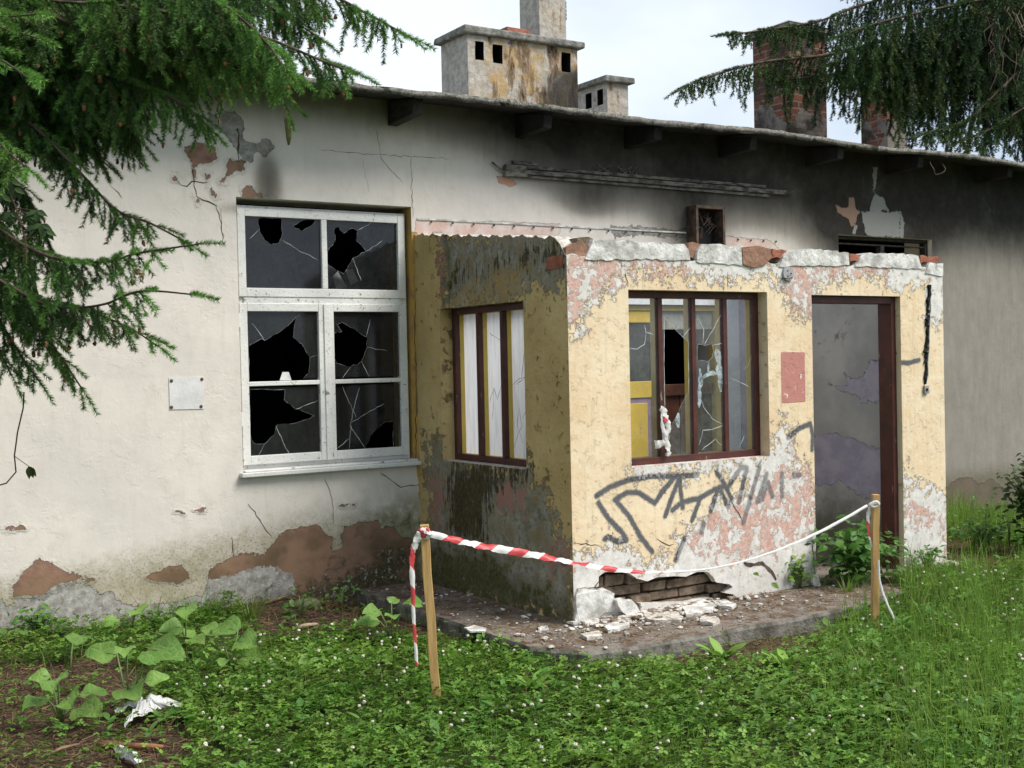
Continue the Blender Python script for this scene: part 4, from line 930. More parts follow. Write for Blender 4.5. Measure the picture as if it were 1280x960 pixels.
# exposed courses behind the hole
m = MB(); z = -.10; r_ = 0
xA, xB = min(p[0] for p in HOLE)-.06, max(p[0] for p in HOLE)+.06
m.box((xA, FD+.13, -.12), (xB, FD+.16, .62), 1)
while z < .5:
    x = xA-rnd.uniform(0, .2); hh = rnd.uniform(.065, .09)
    while x < xB:
        ww = rnd.uniform(.14, .28); dy = rnd.uniform(-.015, .02); m.box((x, FD+.07+dy, z), (x+ww-.012, FD+.128, z+hh-.012), jit=.007); x += ww
    z += hh
m.build('exposed_bricks', [M_stone, M_crack], PB, bevel=.008)
# left side wall
tp = ps([(706, 322), (703, 312), (700, 303), (690, 296), (680, 297), (650, 295), (600, 295), (560, 294), (518, 293)]); ty = np.array([p[0] for p in tp]); tz = np.array([p[1] for p in tp]); o_ = np.argsort(ty)
topl = lambda u: np.interp(u, ty[o_], tz[o_])+.008*np.sin(u*37)+.005*np.sin(u*83)
sh = [(SY0, SY1, SZ0, SZ1)]
U, V, Q = sheet(FD, 0, -.12, 2.75, .011, sh, topl)
A = {}
A['peel'] = union(sdf_poly(U, V, ps([(548, 290), (712, 290), (712, 345), (690, 370), (672, 350), (655, 374), (566, 386), (556, 380), (552, 330)])),
    sdf_poly(U, V, ps(zs([(120, 0), (300, 60), (640, 90), (660, 180), (740, 230), (780, 330), (800, 420), (850, 500), (870, 900), (160, 720), (130, 500), (150, 300), (140, 120)]))),
    sdf_poly(U, V, ps([(535, 555), (552, 552), (560, 590), (552, 640), (540, 640), (534, 600)]))).clip(-.16, .25)
A['pinkb'] = union(sdf_poly(U, V, ps([(540, 300), (552, 300), (556, 410), (545, 410)])), sdf_poly(U, V, ps(zs([(150, 150), (200, 150), (200, 400), (150, 330)]))), sdf_poly(U, V, ps(zs([(500, 200), (600, 200), (620, 330), (480, 300)]))), sdf_poly(U, V, ps(zs([(760, 480), (860, 480), (860, 600), (760, 590)])))).clip(-.2, .06)
A['wash'] = sdf_poly(U, V, ps([(600, 340), (660, 330), (655, 378), (568, 388), (560, 370)]))
mo1 = sdf_poly(U, V, ps(zs([(270, 90), (640, 100), (610, 160), (520, 160), (510, 200), (450, 230), (420, 330), (420, 470), (370, 480), (260, 420), (240, 200)])))*4
mo2 = sdf_poly(U, V, ps([(560, 345), (655, 330), (700, 330), (700, 300), (660, 310), (560, 365)]))*3-.15
A['mould'] = union(mo1, mo2).clip(-.75, .45)
A['moss'] = union(sdf_poly(U, V, ps(zs([(130, 470), (250, 480), (370, 500), (470, 530), (560, 620), (700, 700), (860, 760), (870, 920), (100, 760)])))*3, sdf_poly(U, V, ps([(556, 290), (564, 290), (566, 385), (556, 375)]))*6).clip(-.7, .6)
W = Wall(); W.add(np.stack([0*U, U, V], -1), Q, 0, A)
TS = .25
for (a, b, c, d) in sh:
    for y in (a, b): gridq(W, (0, y, c), (TS, y, c), (TS, y, d), (0, y, d), 5, 20, peel=-.1)
    gridq(W, (0, a, d), (0, b, d), (TS, b, d), (TS, a, d), 20, 4, peel=-.05, mould=.1)
    gridq(W, (0, a, c), (0, b, c), (TS, b, c), (TS, a, c), 20, 4, 1)
U2, V2, Q2 = sheet(FD+TH, -.001, -.02, 2.66, .2, sh, topl); W.add(np.stack([0*U2+TS, U2, V2], -1), Q2, 2)
yy_ = np.linspace(FD, 0, 60); Pt = [(x, y, float(topl(np.array(y)))) for y in yy_ for x in (0, TS)]
W.add(Pt, [(2*i, 2*i+1, 2*i+3, 2*i+2) for i in range(59)], 1)
W.build('wall', [M_side, M_rim, M_inner], PB, dict(peel=-.16, pinkb=-.2, wash=-1, mould=-.75, moss=-.7, lilac=-.4, stain=-.4, damp=0))
# coping blocks along the broken top of the front wall
def coping(pts, mat, th=.26, y=FD-.008, name='coping_block', zf=None):
    P = [(u, y, v) for u, v in resample(mw(pts, y), .04, .005)]
    m = MB(); m.slab(P, (0, 1, 0), th); return m.build(name, mat, PB)
coping([(731, 324), (737, 312), (742, 299), (770, 300), (800, 302), (855, 305), (861, 312), (863, 325)], M_whitepl)
coping([(871, 327), (873, 312), (879, 305), (905, 306), (931, 309), (930, 322), (932, 331)], M_whitepl)
coping([(929, 330), (928, 309), (945, 307), (963, 311), (965, 322), (957, 331), (943, 334)], M_clay, y=FD-.014)
coping([(965, 323), (966, 311), (983, 313), (985, 322)], M_bricksoot, y=FD+.01)
coping([(974, 333), (980, 318), (992, 313), (1010, 311), (1061, 316), (1062, 332)], M_whitepl)
coping([(1062, 327), (1062, 317), (1076, 318), (1074, 327)], M_bricksoot, y=FD+.012)
coping([(1069, 333), (1076, 322), (1084, 316), (1120, 317), (1148, 320), (1153, 336)], M_whitepl)
coping([(1151, 329), (1150, 319), (1174, 320), (1174, 327)], M_bricksoot, y=FD+.01)
coping([(1157, 342), (1162, 328), (1179, 329), (1179, 345)], M_whitepl)
coping([(707, 324), (708, 309), (722, 303), (738, 308), (735, 322)], M_clay, y=FD+.012)
coping([(720, 308), (722, 297), (736, 296), (744, 300), (738, 309)], M_stone, y=FD+.03)
coping([(860, 322), (861, 303), (878, 305), (874, 323)], M_clay, y=FD+.02)
m = MB(); q = ps([(684, 322), (704, 318), (704, 334), (684, 338)]); m.slab([(-.006, u, v) for u, v in q], (1, 0, 0), .05); m.build('loose_brick', M_bricksoot, PB, bevel=.003)
# electrical box, wire groove, junction box
q = bp(984, 342, 1, FD); m = MB(); m.tube([(q[0], FD-.016, q[2]), (q[0], FD-.001, q[2])], [.052, .055], 20)
for a_ in range(3): m.tube([(q[0]+.022*math.cos(a_*2.1), FD-.019, q[2]+.022*math.sin(a_*2.1)), (q[0]+.022*math.cos(a_*2.1), FD-.010, q[2]+.022*math.sin(a_*2.1))], .006, 6, 1)
m.tube([(q[0]-.06, FD-.01, q[2]-.03), (q[0]-.02, FD-.03, q[2]-.04), (q[0]+.02, FD-.03, q[2]-.03)], .004, 5, 1)
m.build('junction_box', [simple('grey_plastic', (.24, .24, .25), (.36, .36, .37), 9, .6), M_metal], PB)
m = MB(); L = pf([(1161, 356), (1160, 380), (1157, 400), (1158, 420), (1155, 440), (1156, 460), (1156, 480)])
L = [p for p in resample(L, .04)][:-1]
L = [(a[0], a[1]) for a in L if a[1] > L[0][1]-1.1]
L = sorted(set(L), key=lambda p: -p[1]); m.tube([(u+rnd.gauss(0, .006), FD-.004, v) for u, v in L], [rnd.uniform(.010, .020) for _ in L], 6, 1)
m.tube([(u+.02+rnd.gauss(0, .003), FD-.008, v) for u, v in L[::2]], .006, 5, 0)
u, v = pf([(1156, 487)])[0]; m.box((u-.022, FD-.02, v-.03), (u+.026, FD-.001, v+.03), 2); m.tube([(u, FD-.024, v), (u, FD-.0205, v)], .012, 8, 1)
m.build('torn_cable', [M_whitepl, M_dark, simple('grey_box_plastic', (.22, .22, .21), (.34, .33, .31), 9, .6)], PB)
# cracks of the front wall
m = MB(); PF = lambda u, v, w_: (u, FD+w_, v)
for L, wd in [(z8([(820, 560), (850, 572), (900, 560), (915, 575), (940, 600), (960, 635)]), .03), (z8([(180, 668), (215, 665), (240, 672), (270, 690)]), .012), (z8([(110, 690), (110, 672), (180, 668), (200, 640)]), .012),
              (z8([(100, 770), (105, 700), (115, 672)]), .012), (z8([(110, 770), (150, 775), (180, 780), (220, 745), (260, 735)]), .008), (z8([(90, 480), (200, 485)]), .005), (z8([(770, 300), (800, 350), (815, 390)]), .006),
              (z8([(450, 460), (500, 490), (525, 480)]), .006), (z8([(565, 450), (530, 540)]), .005), (z8([(1080, 480), (1110, 478)]), .02), (z6([(500, 230), (512, 245)]), .006), (z6([(655, 180), (660, 245)]), .005), (z6([(275, 180), (285, 235)]), .005), (z8([(1115, 480), (1125, 600)]), .01)]:
    m = MB(); ribbon(pf(L), wd, m, PF, .004); m.m = [0]*len(m.m); m.build('crack', M_crack, PB)
# porch window frames
def porch_window(P3, u0, u1, v0, v1, mull, panes, tw=.045, gm=None):
    """P3(u,v,w) maps to 3D, w = depth into the wall"""
    fr = MB()
    def bx(mb, a0, a1, b0, b1, w0, w1, m=0):
        vs = [P3(u, v, w_) for w_ in (w0, w1) for u, v in ((a0, b0), (a1, b0), (a1, b1), (a0, b1))]
        mb.add(vs, [(0, 1, 2, 3), (7, 6, 5, 4), (0, 4, 5, 1), (1, 5, 6, 2), (2, 6, 7, 3), (3, 7, 4, 0)], m)
    for (a, b, c, d) in ((u0, u0+tw, v0, v1), (u1-tw, u1, v0, v1)): bx(fr, a, b, c, d, 0, .04)
    for (a, b, c, d) in ((u0+tw, u1-tw, v0, v0+tw), (u0+tw, u1-tw, v1-tw, v1)): bx(fr, a, b, c, d, .001, .039)
    for (a, b, c, d) in ((u0, u0+tw, v0, v1), (u1-tw, u1, v0, v1)): bx(fr, a, b, c, d, .0405, .09, 1)
    for (a, b, c, d) in ((u0+tw, u1-tw, v0, v0+tw), (u0+tw, u1-tw, v1-tw, v1)): bx(fr, a, b, c, d, .0405, .089, 1)
    wn = fr.build('window', [M_red, M_yel], PB, bevel=.003)
    for mu in mull:
        m = MB(); bx(m, mu-.019, mu+.019, v0+tw, v1-tw, .002, .04); bx(m, mu-.019, mu+.019, v0+tw, v1-tw, .0405, .088, 1); m.build('mullion', [M_red, M_yel], wn, bevel=.003)
    edges = [u0+tw]+sorted(mull)+[u1-tw]
    for i, (h, c, e) in enumerate(panes):
        a, b = edges[i]+(.019 if i else 0), edges[i+1]-(.019 if i < len(edges)-2 else 0)
        pane(wn, (a, b, v0+tw, v1-tw), h, c, gm or [M_glass2, M_edge, M_fogt], lambda u, v, w_: P3(u, v, (.075 if gm else .02)+w_), cw=.0035, extra=e)
    return wn
s = S('whitish_spray_on_glass', .9, .1); s.col(s.mix(s.noise(20, 4), (.36, .46, .52), (.60, .68, .72)))
tr = s.n('ShaderNodeBsdfTransparent'); ms = s.n('ShaderNodeMixShader'); s.put(ms.inputs[0], s.rng(s.noise(22, 6, .7), .35, .65, .15, .85)); s.t.links.new(tr.outputs[0], ms.inputs[1]); s.t.links.new(s.b.outputs[0], ms.inputs[2]); s.t.links.new(ms.outputs[0], s.t.nodes['Material Output'].inputs[0]); M_fogt = s.m
WF = FD+.088
def fz(p): return mw(z6(p), WF+.02)
mulls = [float(bp(690+x/3, 280+560/3, 1, WF)[0]) for x in (411, 536, 654)]
porch_window(lambda u, v, w_: (u, WF+w_, v), FX0+.002, FX1-.002, FZ0+.002, FZ1-.002, mulls, [
    ([], [fz([(345, 375), (352, 410), (345, 450), (320, 468), (290, 465)]), fz([(350, 405), (380, 415)])], []),
    ([fz([(421, 350), (440, 365), (465, 400), (490, 425), (512, 440), (512, 630), (505, 640), (475, 700), (450, 750), (430, 860), (421, 860)])], [fz([(490, 425), (520, 385)]), fz([(465, 400), (480, 380)])], [(fz([(472, 705), (470, 735), (473, 765)]), .035)]),
    ([fz([(547, 452), (570, 455), (600, 452), (605, 475), (600, 500), (580, 515), (560, 510), (547, 515)])], [fz([(570, 452), (600, 400), (638, 335)]), fz([(565, 450), (568, 400), (545, 340)]), fz([(600, 455), (640, 445)]), fz([(565, 680), (600, 730), (640, 750)]), fz([(550, 830), (565, 775), (600, 770), (640, 755)]), fz([(560, 850), (610, 805), (635, 830)]), fz([(545, 620), (570, 690)])],
     [(fz([(553, 540), (556, 600), (550, 690)]), .035), (fz([(560, 575), (590, 562), (618, 562)]), .04), (fz([(612, 470), (630, 540), (632, 630)]), .05), (fz([(585, 515), (585, 560)]), .03)]),
    ([], [fz([(750, 490), (735, 530), (720, 545)]), fz([(670, 580), (700, 590), (740, 612)]), fz([(700, 840), (720, 795)])], [])])
WS = .10
s = S('milky_bright_pane', .35, .5); s.col(s.mix(s.rng(s.noise(5, 5, .6, vec=s.co((1, 4, .5))), .45, .62), (.80, .82, .88), (.40, .43, .50)))  # milky white put into the panes so the side window shows bright
tr = s.n('ShaderNodeBsdfTranslucent'); s.put(tr.inputs[0], (.9, .92, .97)); ms = s.n('ShaderNodeMixShader'); ms.inputs[0].default_value = .5; s.t.links.new(s.b.outputs[0], ms.inputs[1]); s.t.links.new(tr.outputs[0], ms.inputs[2]); s.t.links.new(ms.outputs[0], s.t.nodes['Material Output'].inputs[0]); M_milky = s.m
ms_ = [float(bp(x, 480, 0, WS)[1]) for x in (597.5, 627.5)]
def sz(p): return [(lambda q: (q[1], q[2]))(bp(500+x/2.742, 270+y/2.742, 0, WS+.02)) for x, y in p]
porch_window(lambda u, v, w_: (WS+w_, u, v), SY0+.002, SY1-.002, SZ0+.002, SZ1-.002, ms_, [
    ([], [sz([(362, 580), (395, 555), (410, 400), (400, 320)]), sz([(365, 800), (395, 720), (385, 650)]), sz([(395, 700), (425, 640)])], []),
    ([], [sz([(285, 400), (340, 440)]), sz([(285, 640), (300, 590), (312, 630), (325, 580), (345, 620)]), sz([(300, 590), (296, 700)])], []), ([], [sz([(415, 400), (408, 550), (375, 580)]), sz([(400, 780), (380, 720), (385, 660)])], [])], gm=[M_milky, M_crack, M_fogt])
# dark red door frame (leaf is gone)
m = MB(); y0, y1 = FD+.045, FD+.176; a, b = DX0+.002, DX1-.002
m.box((a, y0, -.0), (a+.05, y1, DZ-.002)); m.box((b-.05, y0, -.0), (b, y1, DZ-.002)); m.box((a+.05, y0, DZ-.055), (b-.05, y1, DZ-.002))
m.build('door_frame', M_red, PB, bevel=.004)
# painted plaster on the house wall inside the porch
W = Wall(); Ui, Vi, Qi = sheet(TS+.001, xi-.001, -.02, 2.52, .05, [(DD0, DD1, -.1, door_top)])
W.add(np.stack([Ui, 0*Ui-.006, Vi], -1), Qi); W.build('inner_plaster', [simple('whitewashed_inner_wall', (.72, .72, .76), (.82, .82, .85), 3, .8, .2, .006, 14)], PB, {})
# ---------------------------------------------------------------- loose things
def post(name, base, topc, label, w_=.046):
    root = empty(name, base, label, 'stake', 'wooden stakes holding the barrier tape'); p = Vector(base); q = Vector(topc)
    m = MB(); d = (q-p).normalized(); a = Vector((math.cos(.5), -math.sin(.5), 0)); a = (a-d*a.dot(d)).normalized(); b = d.cross(a)
    vs = []; n_ = 8
    for i in range(n_+1):
        t = i/n_; c = p-d*.08+(q-p+d*.08)*t; o = .0025*math.sin(i*1.9)
        vs += [c+a*(sx*w_/2+o)+b*(sy*w_/2) for sx, sy in ((-1, -1), (1, -1), (1, 1), (-1, 1))]
    fs = [(0, 3, 2, 1), tuple(4*n_+k for k in range(4))]+[(4*i+k, 4*i+(k+1) % 4, 4*i+4+(k+1) % 4, 4*i+4+k) for i in range(n_) for k in range(4)]
    m.add(vs, fs); m.build('shaft', M_post, root, bevel=.003); return root
b1 = bp(546, 880, 2, float(gz(-1.275, -2.475))); b1[2] = float(gz(b1[0], b1[1])); n_cam = (F_[0], F_[1], 0)
t1 = bpp(530, 656, b1, n_cam); post('wooden_stake', b1, t1, 'leaning bare pine stake in the clover, left end of the red and white tape')
b2 = bp(1094, 790, 2, -.08); b2[2] = float(gz(b2[0], b2[1])); t2 = bpp(1094, 618, b2, n_cam)
post('wooden_stake', b2, t2, 'upright pine stake before the porch doorway, right end of the white tape', .042)
def tape(pts, widths, twist, red, name='barrier_tape', parent=None, seg=10, run0=0):
    """ribbon along 3D points; twist angle per point (0 = broad side to the viewer, pi/2 = edge on)"""
    pts = [Vector(p) for p in pts]; n_ = len(pts); P = []; Wd = []; Tw = []; Rd = []
    for i in range(n_-1):
        a, b, c, d = pts[max(i-1, 0)], pts[i], pts[i+1], pts[min(i+2, n_-1)]
        for j in range(seg):
            t = j/seg; P.append(.5*((2*b)+(-a+c)*t+(2*a-5*b+4*c-d)*t*t+(-a+3*b-3*c+d)*t**3))
            Wd.append(widths[i]+(widths[i+1]-widths[i])*t); Tw.append(twist[i]+(twist[i+1]-twist[i])*t); Rd.append(red[i]+(red[i+1]-red[i])*t)
    P.append(pts[-1]); Wd.append(widths[-1]); Tw.append(twist[-1]); Rd.append(red[-1])
    V = []; run = []; rd = []; L = run0; F3 = Vector(F_)
    for i, p in enumerate(P):
        d = (P[min(i+1, len(P)-1)]-P[max(i-1, 0)]).normalized()
        if i: L += (P[i]-P[i-1]).length
        nrm = (Vector((-F_[0], -F_[1], 0))-d*d.dot(Vector((-F_[0], -F_[1], 0)))).normalized(); a = d.cross(nrm)
        Tw[i] += .25*math.sin(i*.9)+.15*math.sin(i*2.3); s_ = a*math.cos(Tw[i])+nrm*math.sin(Tw[i]); fold = (nrm*math.cos(Tw[i])-a*math.sin(Tw[i]))*.006
        for k in range(5):
            u = (k-2)/2; V.append(p+s_*u*Wd[i]/2+fold*(1-u*u)+(Vector((0, 0, rnd.uniform(-.0006, .0006))))); run.append(L+u*Wd[i]*.55); rd.append(Rd[i])
    Fs = [(5*i+k, 5*i+k+1, 5*i+k+6, 5*i+k+5) for i in range(len(P)-1) for k in range(4)]
    return np_obj(name, [tuple(v) for v in V], Fs, M_tape, parent, attrs={'run': run, 'red': rd}, smooth=True)
pn = Vector((b2[1]-b1[1], -(b2[0]-b1[0]), 0))                 # plane through both stakes
Pa, Pb = Vector(t1), Vector(t2)
def tp3(x, y):
    q = bpp(x, y, tuple((Pa+Vector((-.0, -.03, 0)))), tuple(Vector((-(Pb-Pa).y, (Pb-Pa).x, 0)))); return q
TL = [(536, 667), (565, 674), (600, 682), (640, 689), (680, 696), (720, 704), (760, 711), (800, 715), (840, 715), (880, 712), (920, 704), (960, 692), (1000, 676), (1040, 657), (1084, 632)]
m_ = tape([tp3(*p) for p in TL], [.035, .038, .045, .042, .045, .038, .034, .026, .017, .014, .013, .015, .017, .019, .017], [.2, .7, 1.0, .3, .9, 1.3, .6, 1.0, .7, .5, 1.0, .5, .9, .4, .3], [1, 1, 1, 1, 1, 1, 1, .9, .3, .1, .1, .1, .1, .1, .1])
tag(m_, 'long sagging red and white barrier tape strung between the two stakes', 'barrier tape')
dz = n_cam
def nearpost(x, y, P0): return bpp(x, y, tuple(Vector(P0)-Vector(n_cam)*.04), n_cam)
k1 = tape([nearpost(x, y, t1) for x, y in [(524, 666), (531, 663), (538, 668), (531, 671), (525, 664), (537, 664)]], [.03, .035, .03, .035, .03, .03], [0, .5, 1, .2, .6, .2], [1]*6, 'knot', m_)
k2 = tape([nearpost(x, y, t1) for x, y in [(526, 666), (519, 680), (515, 700), (516, 735), (517, 770), (519, 800), (521, 832)]], [.045, .04, .036, .024, .02, .02, .018], [.2, .6, .9, .3, .5, .7, .3], [1]*7, 'hanging_end', m_)
tape([nearpost(x, y, t2) for x, y in [(1088, 630), (1095, 627), (1099, 630), (1094, 634), (1087, 631), (1098, 628)]], [.018]*6, [0, .5, 1, .2, .6, .2], [0]*6, 'knot', m_)
tape([nearpost(x, y, (t2[0]-.02, t2[1]+.05, t2[2])) for x, y in [(1087, 634), (1085, 650), (1087, 670), (1090, 684)]], [.03, .03, .025, .012], [.6, .3, .8, .2], [.8, .8, 1, 1], 'hanging_end', m_)
tape([nearpost(x, y, t2) for x, y in [(1098, 700), (1100, 728), (1108, 752), (1117, 772), (1122, 784)]], [.014, .018, .02, .016, .012], [.3, .5, .8, .4, .2], [0]*5, 'hanging_end', m_)
# rag of tape knotted in the porch window
def wr(x, y): return bp(690+x/3, 280+y/3, 1, WF-.03)
o = tape([wr(405, 690), wr(418, 700), wr(428, 730), wr(436, 760), wr(430, 800), (wr(415, 822)), (wr(385, 828))], [.03, .05, .06, .04, .03, .05, .06], [0, .4, 1.0, .3, .9, .4, .1], [0, 1, .8, 0, 0, 0, 0], 'torn_tape')
tape([wr(420, 690), wr(412, 740), wr(425, 800), wr(438, 850), wr(432, 870)], [.03, .025, .04, .05, .02], [.3, .8, .2, .9, .3], [0]*5, 'loose_end', o)
tag(o, 'short white and red scrap of tape knotted to a bar of the front porch window', 'tape scrap')
# plaster fragments at the foot of the porch
def frag(px, depth_y, label, z=0, tilt=None, th=.02, mat=M_whitepl, name='plaster_fragment', cat='plaster fragment', grp='fallen plaster fragments below the porch wall'):
    """px: outline in pixels, laid on the plane z (flat) or on the plane Y=depth_y (leaning)"""
    if depth_y is None: P = [bp(x, y, 2, z+th) for x, y in px]; nrm = (0, 0, -1)
    else: P = [bp(x, y, 1, depth_y) for x, y in px]; nrm = (0, 1, 0)
    P = [tuple(p) for p in resample([Vector(p) for p in P], .035, .003)]
    m = MB(); m.slab(P, nrm, th); o = m.build(name, [mat], None); return tag(o, label, cat, grp)
frag(z8([(278, 722), (285, 715), (340, 718), (362, 740), (398, 800), (380, 805), (330, 790), (300, 770), (285, 745)]), FD-.06, 'large white plaster slab leaning against the brick hole in the porch base', th=.03)
m = MB(); P = [tuple(p) for p in resample([Vector(bp(x, y, 1, FD-.02)) for x, y in z8([(102, 832), (104, 700), (114, 674), (160, 668), (252, 682), (278, 735), (262, 768), (225, 775), (180, 815), (150, 832)])], .04, .004)]
m.slab(P, (0, 1, 0), .018); o = m.build('plaster_fragment', M_whitepl); tag(o, 'cracked white plaster chunk still clinging to the porch corner at ground level', 'plaster fragment', 'fallen plaster fragments below the porch wall')
for i, (px, lab, mt) in enumerate([
    ([(525, 722), (560, 710), (650, 705), (690, 712), (700, 735), (690, 760), (620, 775), (575, 780), (560, 750)], 'largest flat cream plaster slab lying under the right part of the brick hole', M_whitepl),
    ([(685, 720), (740, 718), (790, 735), (770, 748), (720, 745), (700, 738)], 'narrow white plaster piece touching the right end of the largest flat slab', M_whitepl),
    ([(225, 835), (250, 820), (330, 812), (332, 822), (290, 838), (240, 848)], 'long white plaster sliver in front of the leaning slab', M_whitepl),
    ([(385, 765), (430, 762), (490, 790), (500, 805), (440, 806), (400, 795)], 'grey-edged plaster piece right of the leaning slab', M_rim),
    ([(482, 775), (530, 768), (562, 790), (550, 804), (500, 805)], 'squarish beige plaster piece in the middle of the rubble', M_rim),
    ([(640, 790), (700, 788), (720, 805), (690, 818), (635, 812)], 'flat grey plaster piece sunk in the dirt farther right', M_rim),
    ([(120, 865), (200, 850), (215, 868), (150, 880)], 'dull grey plaster flake beneath the porch corner', M_rim)]):
    frag(z8(px), None, lab, th=.022, mat=mt)
frag([(580, 784), (592, 781), (608, 785), (606, 789), (588, 789)], None, 'small clean white flake on the left edge of the slab by the stake', th=.01)
frag([(672, 783), (684, 782), (686, 786), (674, 788)], None, 'tiny white flake on the slab beside the mossy side wall', th=.01)
frag([(1017, 716), (1022, 716), (1028, 738), (1022, 742), (1016, 728)], -2.05, 'upright white plaster splinter at the left foot of the doorway', th=.02)
# paper, stick, stones
def crumple(px, z, lab, name, cat, mat, n_=9):
    P = resample([Vector(bp(x, y, 2, z)) for x, y in px], .02, .004); m = MB(); k = len(P); c = sum(P, Vector())/k; R4 = (.15, .35, .55, .75, .9, 1.0)
    vs = [tuple(c+Vector((0, 0, .05)))]
    for rr in R4:
        for p in P:
            v = c+(p-c)*rr; h = .03+.05*abs(math.sin(v.x*31+v.y*17))*abs(math.cos(v.x*19-v.y*43))+rnd.uniform(0, .012)
            vs.append((v.x+rnd.uniform(-.004, .004), v.y+rnd.uniform(-.004, .004), v.z+h*(1.25-rr)+.012))
    fs = [(0, 1+i, 1+(i+1) % k) for i in range(k)]+[(1+r_*k+i, 1+(r_+1)*k+i, 1+(r_+1)*k+(i+1) % k, 1+r_*k+(i+1) % k) for r_ in range(5) for i in range(k)]
    m.add(vs, fs); o = m.build(name, mat); so_ = o.modifiers.new('thickness', 'SOLIDIFY'); so_.thickness = .0015; return tag(o, lab, cat)
gg = -.06
crumple([(x/3.88, 740+y/3.88) for x, y in [(555, 600), (600, 580), (700, 575), (735, 590), (770, 530), (800, 540), (885, 560), (880, 575), (790, 582), (740, 612), (650, 640), (625, 650), (612, 682), (603, 680), (612, 642), (690, 612), (700, 602), (620, 592), (560, 615)]], -.07, 'crumpled pale paper scrap on the bare litter among the burdock', 'paper_scrap', 'litter', M_paper)
crumple([(142, 944), (150, 945), (163, 952), (180, 961), (172, 963), (155, 955)], -.09, 'narrow white paper strip at the bottom edge of the litter patch', 'paper_scrap', 'litter', M_paper)
def stick(a, b, r_, lab, z=-.09, mat=M_drystem, name='fallen_stick'):
    p, q = bp(*a, 2, z), bp(*b, 2, z); m = MB(); p[2] = float(gz(p[0], p[1]))+r_+.01; q[2] = float(gz(q[0], q[1]))+r_+.01
    if p[0] > -.5 and p[1] > -2.6: p[2] = q[2] = r_+.004
    mid = (p+q)/2+np.array([rnd.uniform(-.02, .02), rnd.uniform(-.02, .02), .004]); m.tube([p, (p*2+mid)/3, mid, (q*2+mid)/3, q], [r_*.7, r_, r_*.95, r_*.85, r_*.5], 7); return tag(m.build(name, mat, smooth=True), lab, 'stick')
stick((122, 934), (204, 938), .017, 'thick reddish-brown stick below the paper scrap on the litter', mat=simple('reddish_stick_bark', (.14, .06, .03), (.26, .12, .06), 12))
stick((60, 946), (100, 930), .008, 'thin dry twig left of the thick stick')
stick((370, 789), (398, 784), .014, 'short pale stick on brown needles under the big window', -.05, mat=simple('pale_stick', (.3, .22, .15), (.42, .33, .24), 12))
stick((330, 764), (362, 754), .010, 'crooked dark root left of the pale stick against the wall base', -.03)
def stone(x, y, w_, lab, z=-.03, mat=None, hz=.6):
    p = bp(x, y, 2, z); p[2] = float(gz(p[0], p[1])) if not (p[0] > -.55 and p[1] > -2.7 and p[0] < 3.9) else 0
    m = MB(); m.ellip((p[0], p[1], p[2]+w_*hz*.35), (w_, w_*.75, w_*hz), 9, 6, jit=.13); return tag(m.build('stone', mat or simple('pale_stone', (.28, .24, .19), (.42, .37, .31), 9), smooth=True), lab, 'stone')
stone(302, 758, .085, 'pale rounded stone against the wall base left of the mossy patch')
stone(384, 762, .12, 'flat mossy stone at the wall foot under the terracotta patch', mat=simple('mossy_stone', (.09, .10, .04), (.2, .19, .12), 9), hz=.35)
stone(35, 955, .03, 'small reddish pebble in the bottom left corner', mat=simple('reddish_pebble', (.25, .13, .1), (.36, .2, .16), 9))
stone(655, 828, .035, 'small brown pebble in front of the slab corner', mat=simple('brown_pebble', (.18, .13, .1), (.28, .2, .16), 9))
stone(1186, 712, .10, 'flat grey stone right of the porch on bare soil', hz=.3)
# ---------------------------------------------------------------- vegetation
def leaf(mb, base, d, up, L, Wd, prof, droop=.3, fold=.25, m=0, wav=0):
    """one leaf blade; prof: widths along the length (0..1)"""
    base = Vector(base); d = Vector(d).normalized(); up = Vector(up); up = (up-d*up.dot(d)).normalized(); sd_ = d.cross(up)
    n_ = len(prof)-1; vs = []
    ph = rnd.random()*6
    for i, w_ in enumerate(prof):
        t = i/n_; c = base+d*L*t*(1-.15*droop*t)-up*L*droop*t*t*.6
        for k, u in enumerate((-1, -.5, 0, .5, 1)): vs.append(c+sd_*u*w_*Wd/2+up*(abs(u)*fold*Wd*.4*w_+wav*math.sin(t*9+ph+u*2)*abs(u)))
    mb.add(vs, [(5*i+k, 5*i+k+1, 5*i+k+6, 5*i+k+5) for i in range(n_) for k in range(4)], m)
HEART = [.3, .9, 1.05, 1.02, .9, .72, .45, .1]; OVATE = [.12, .6, .95, 1, .85, .6, .3, .02]; LANCE = [.15, .6, .9, 1, .95, .75, .45, .05]
def setvar(o, lo=0, hi=1):
    """per-leaf colour variation attribute"""
    me = o.data; a = me.attributes.new('var', 'FLOAT', 'POINT'); n_ = len(me.vertices)
    a.data.foreach_set('value', np.repeat(rs.uniform(lo, hi, n_//40+1), 40)[:n_].astype(np.float32))
    return o
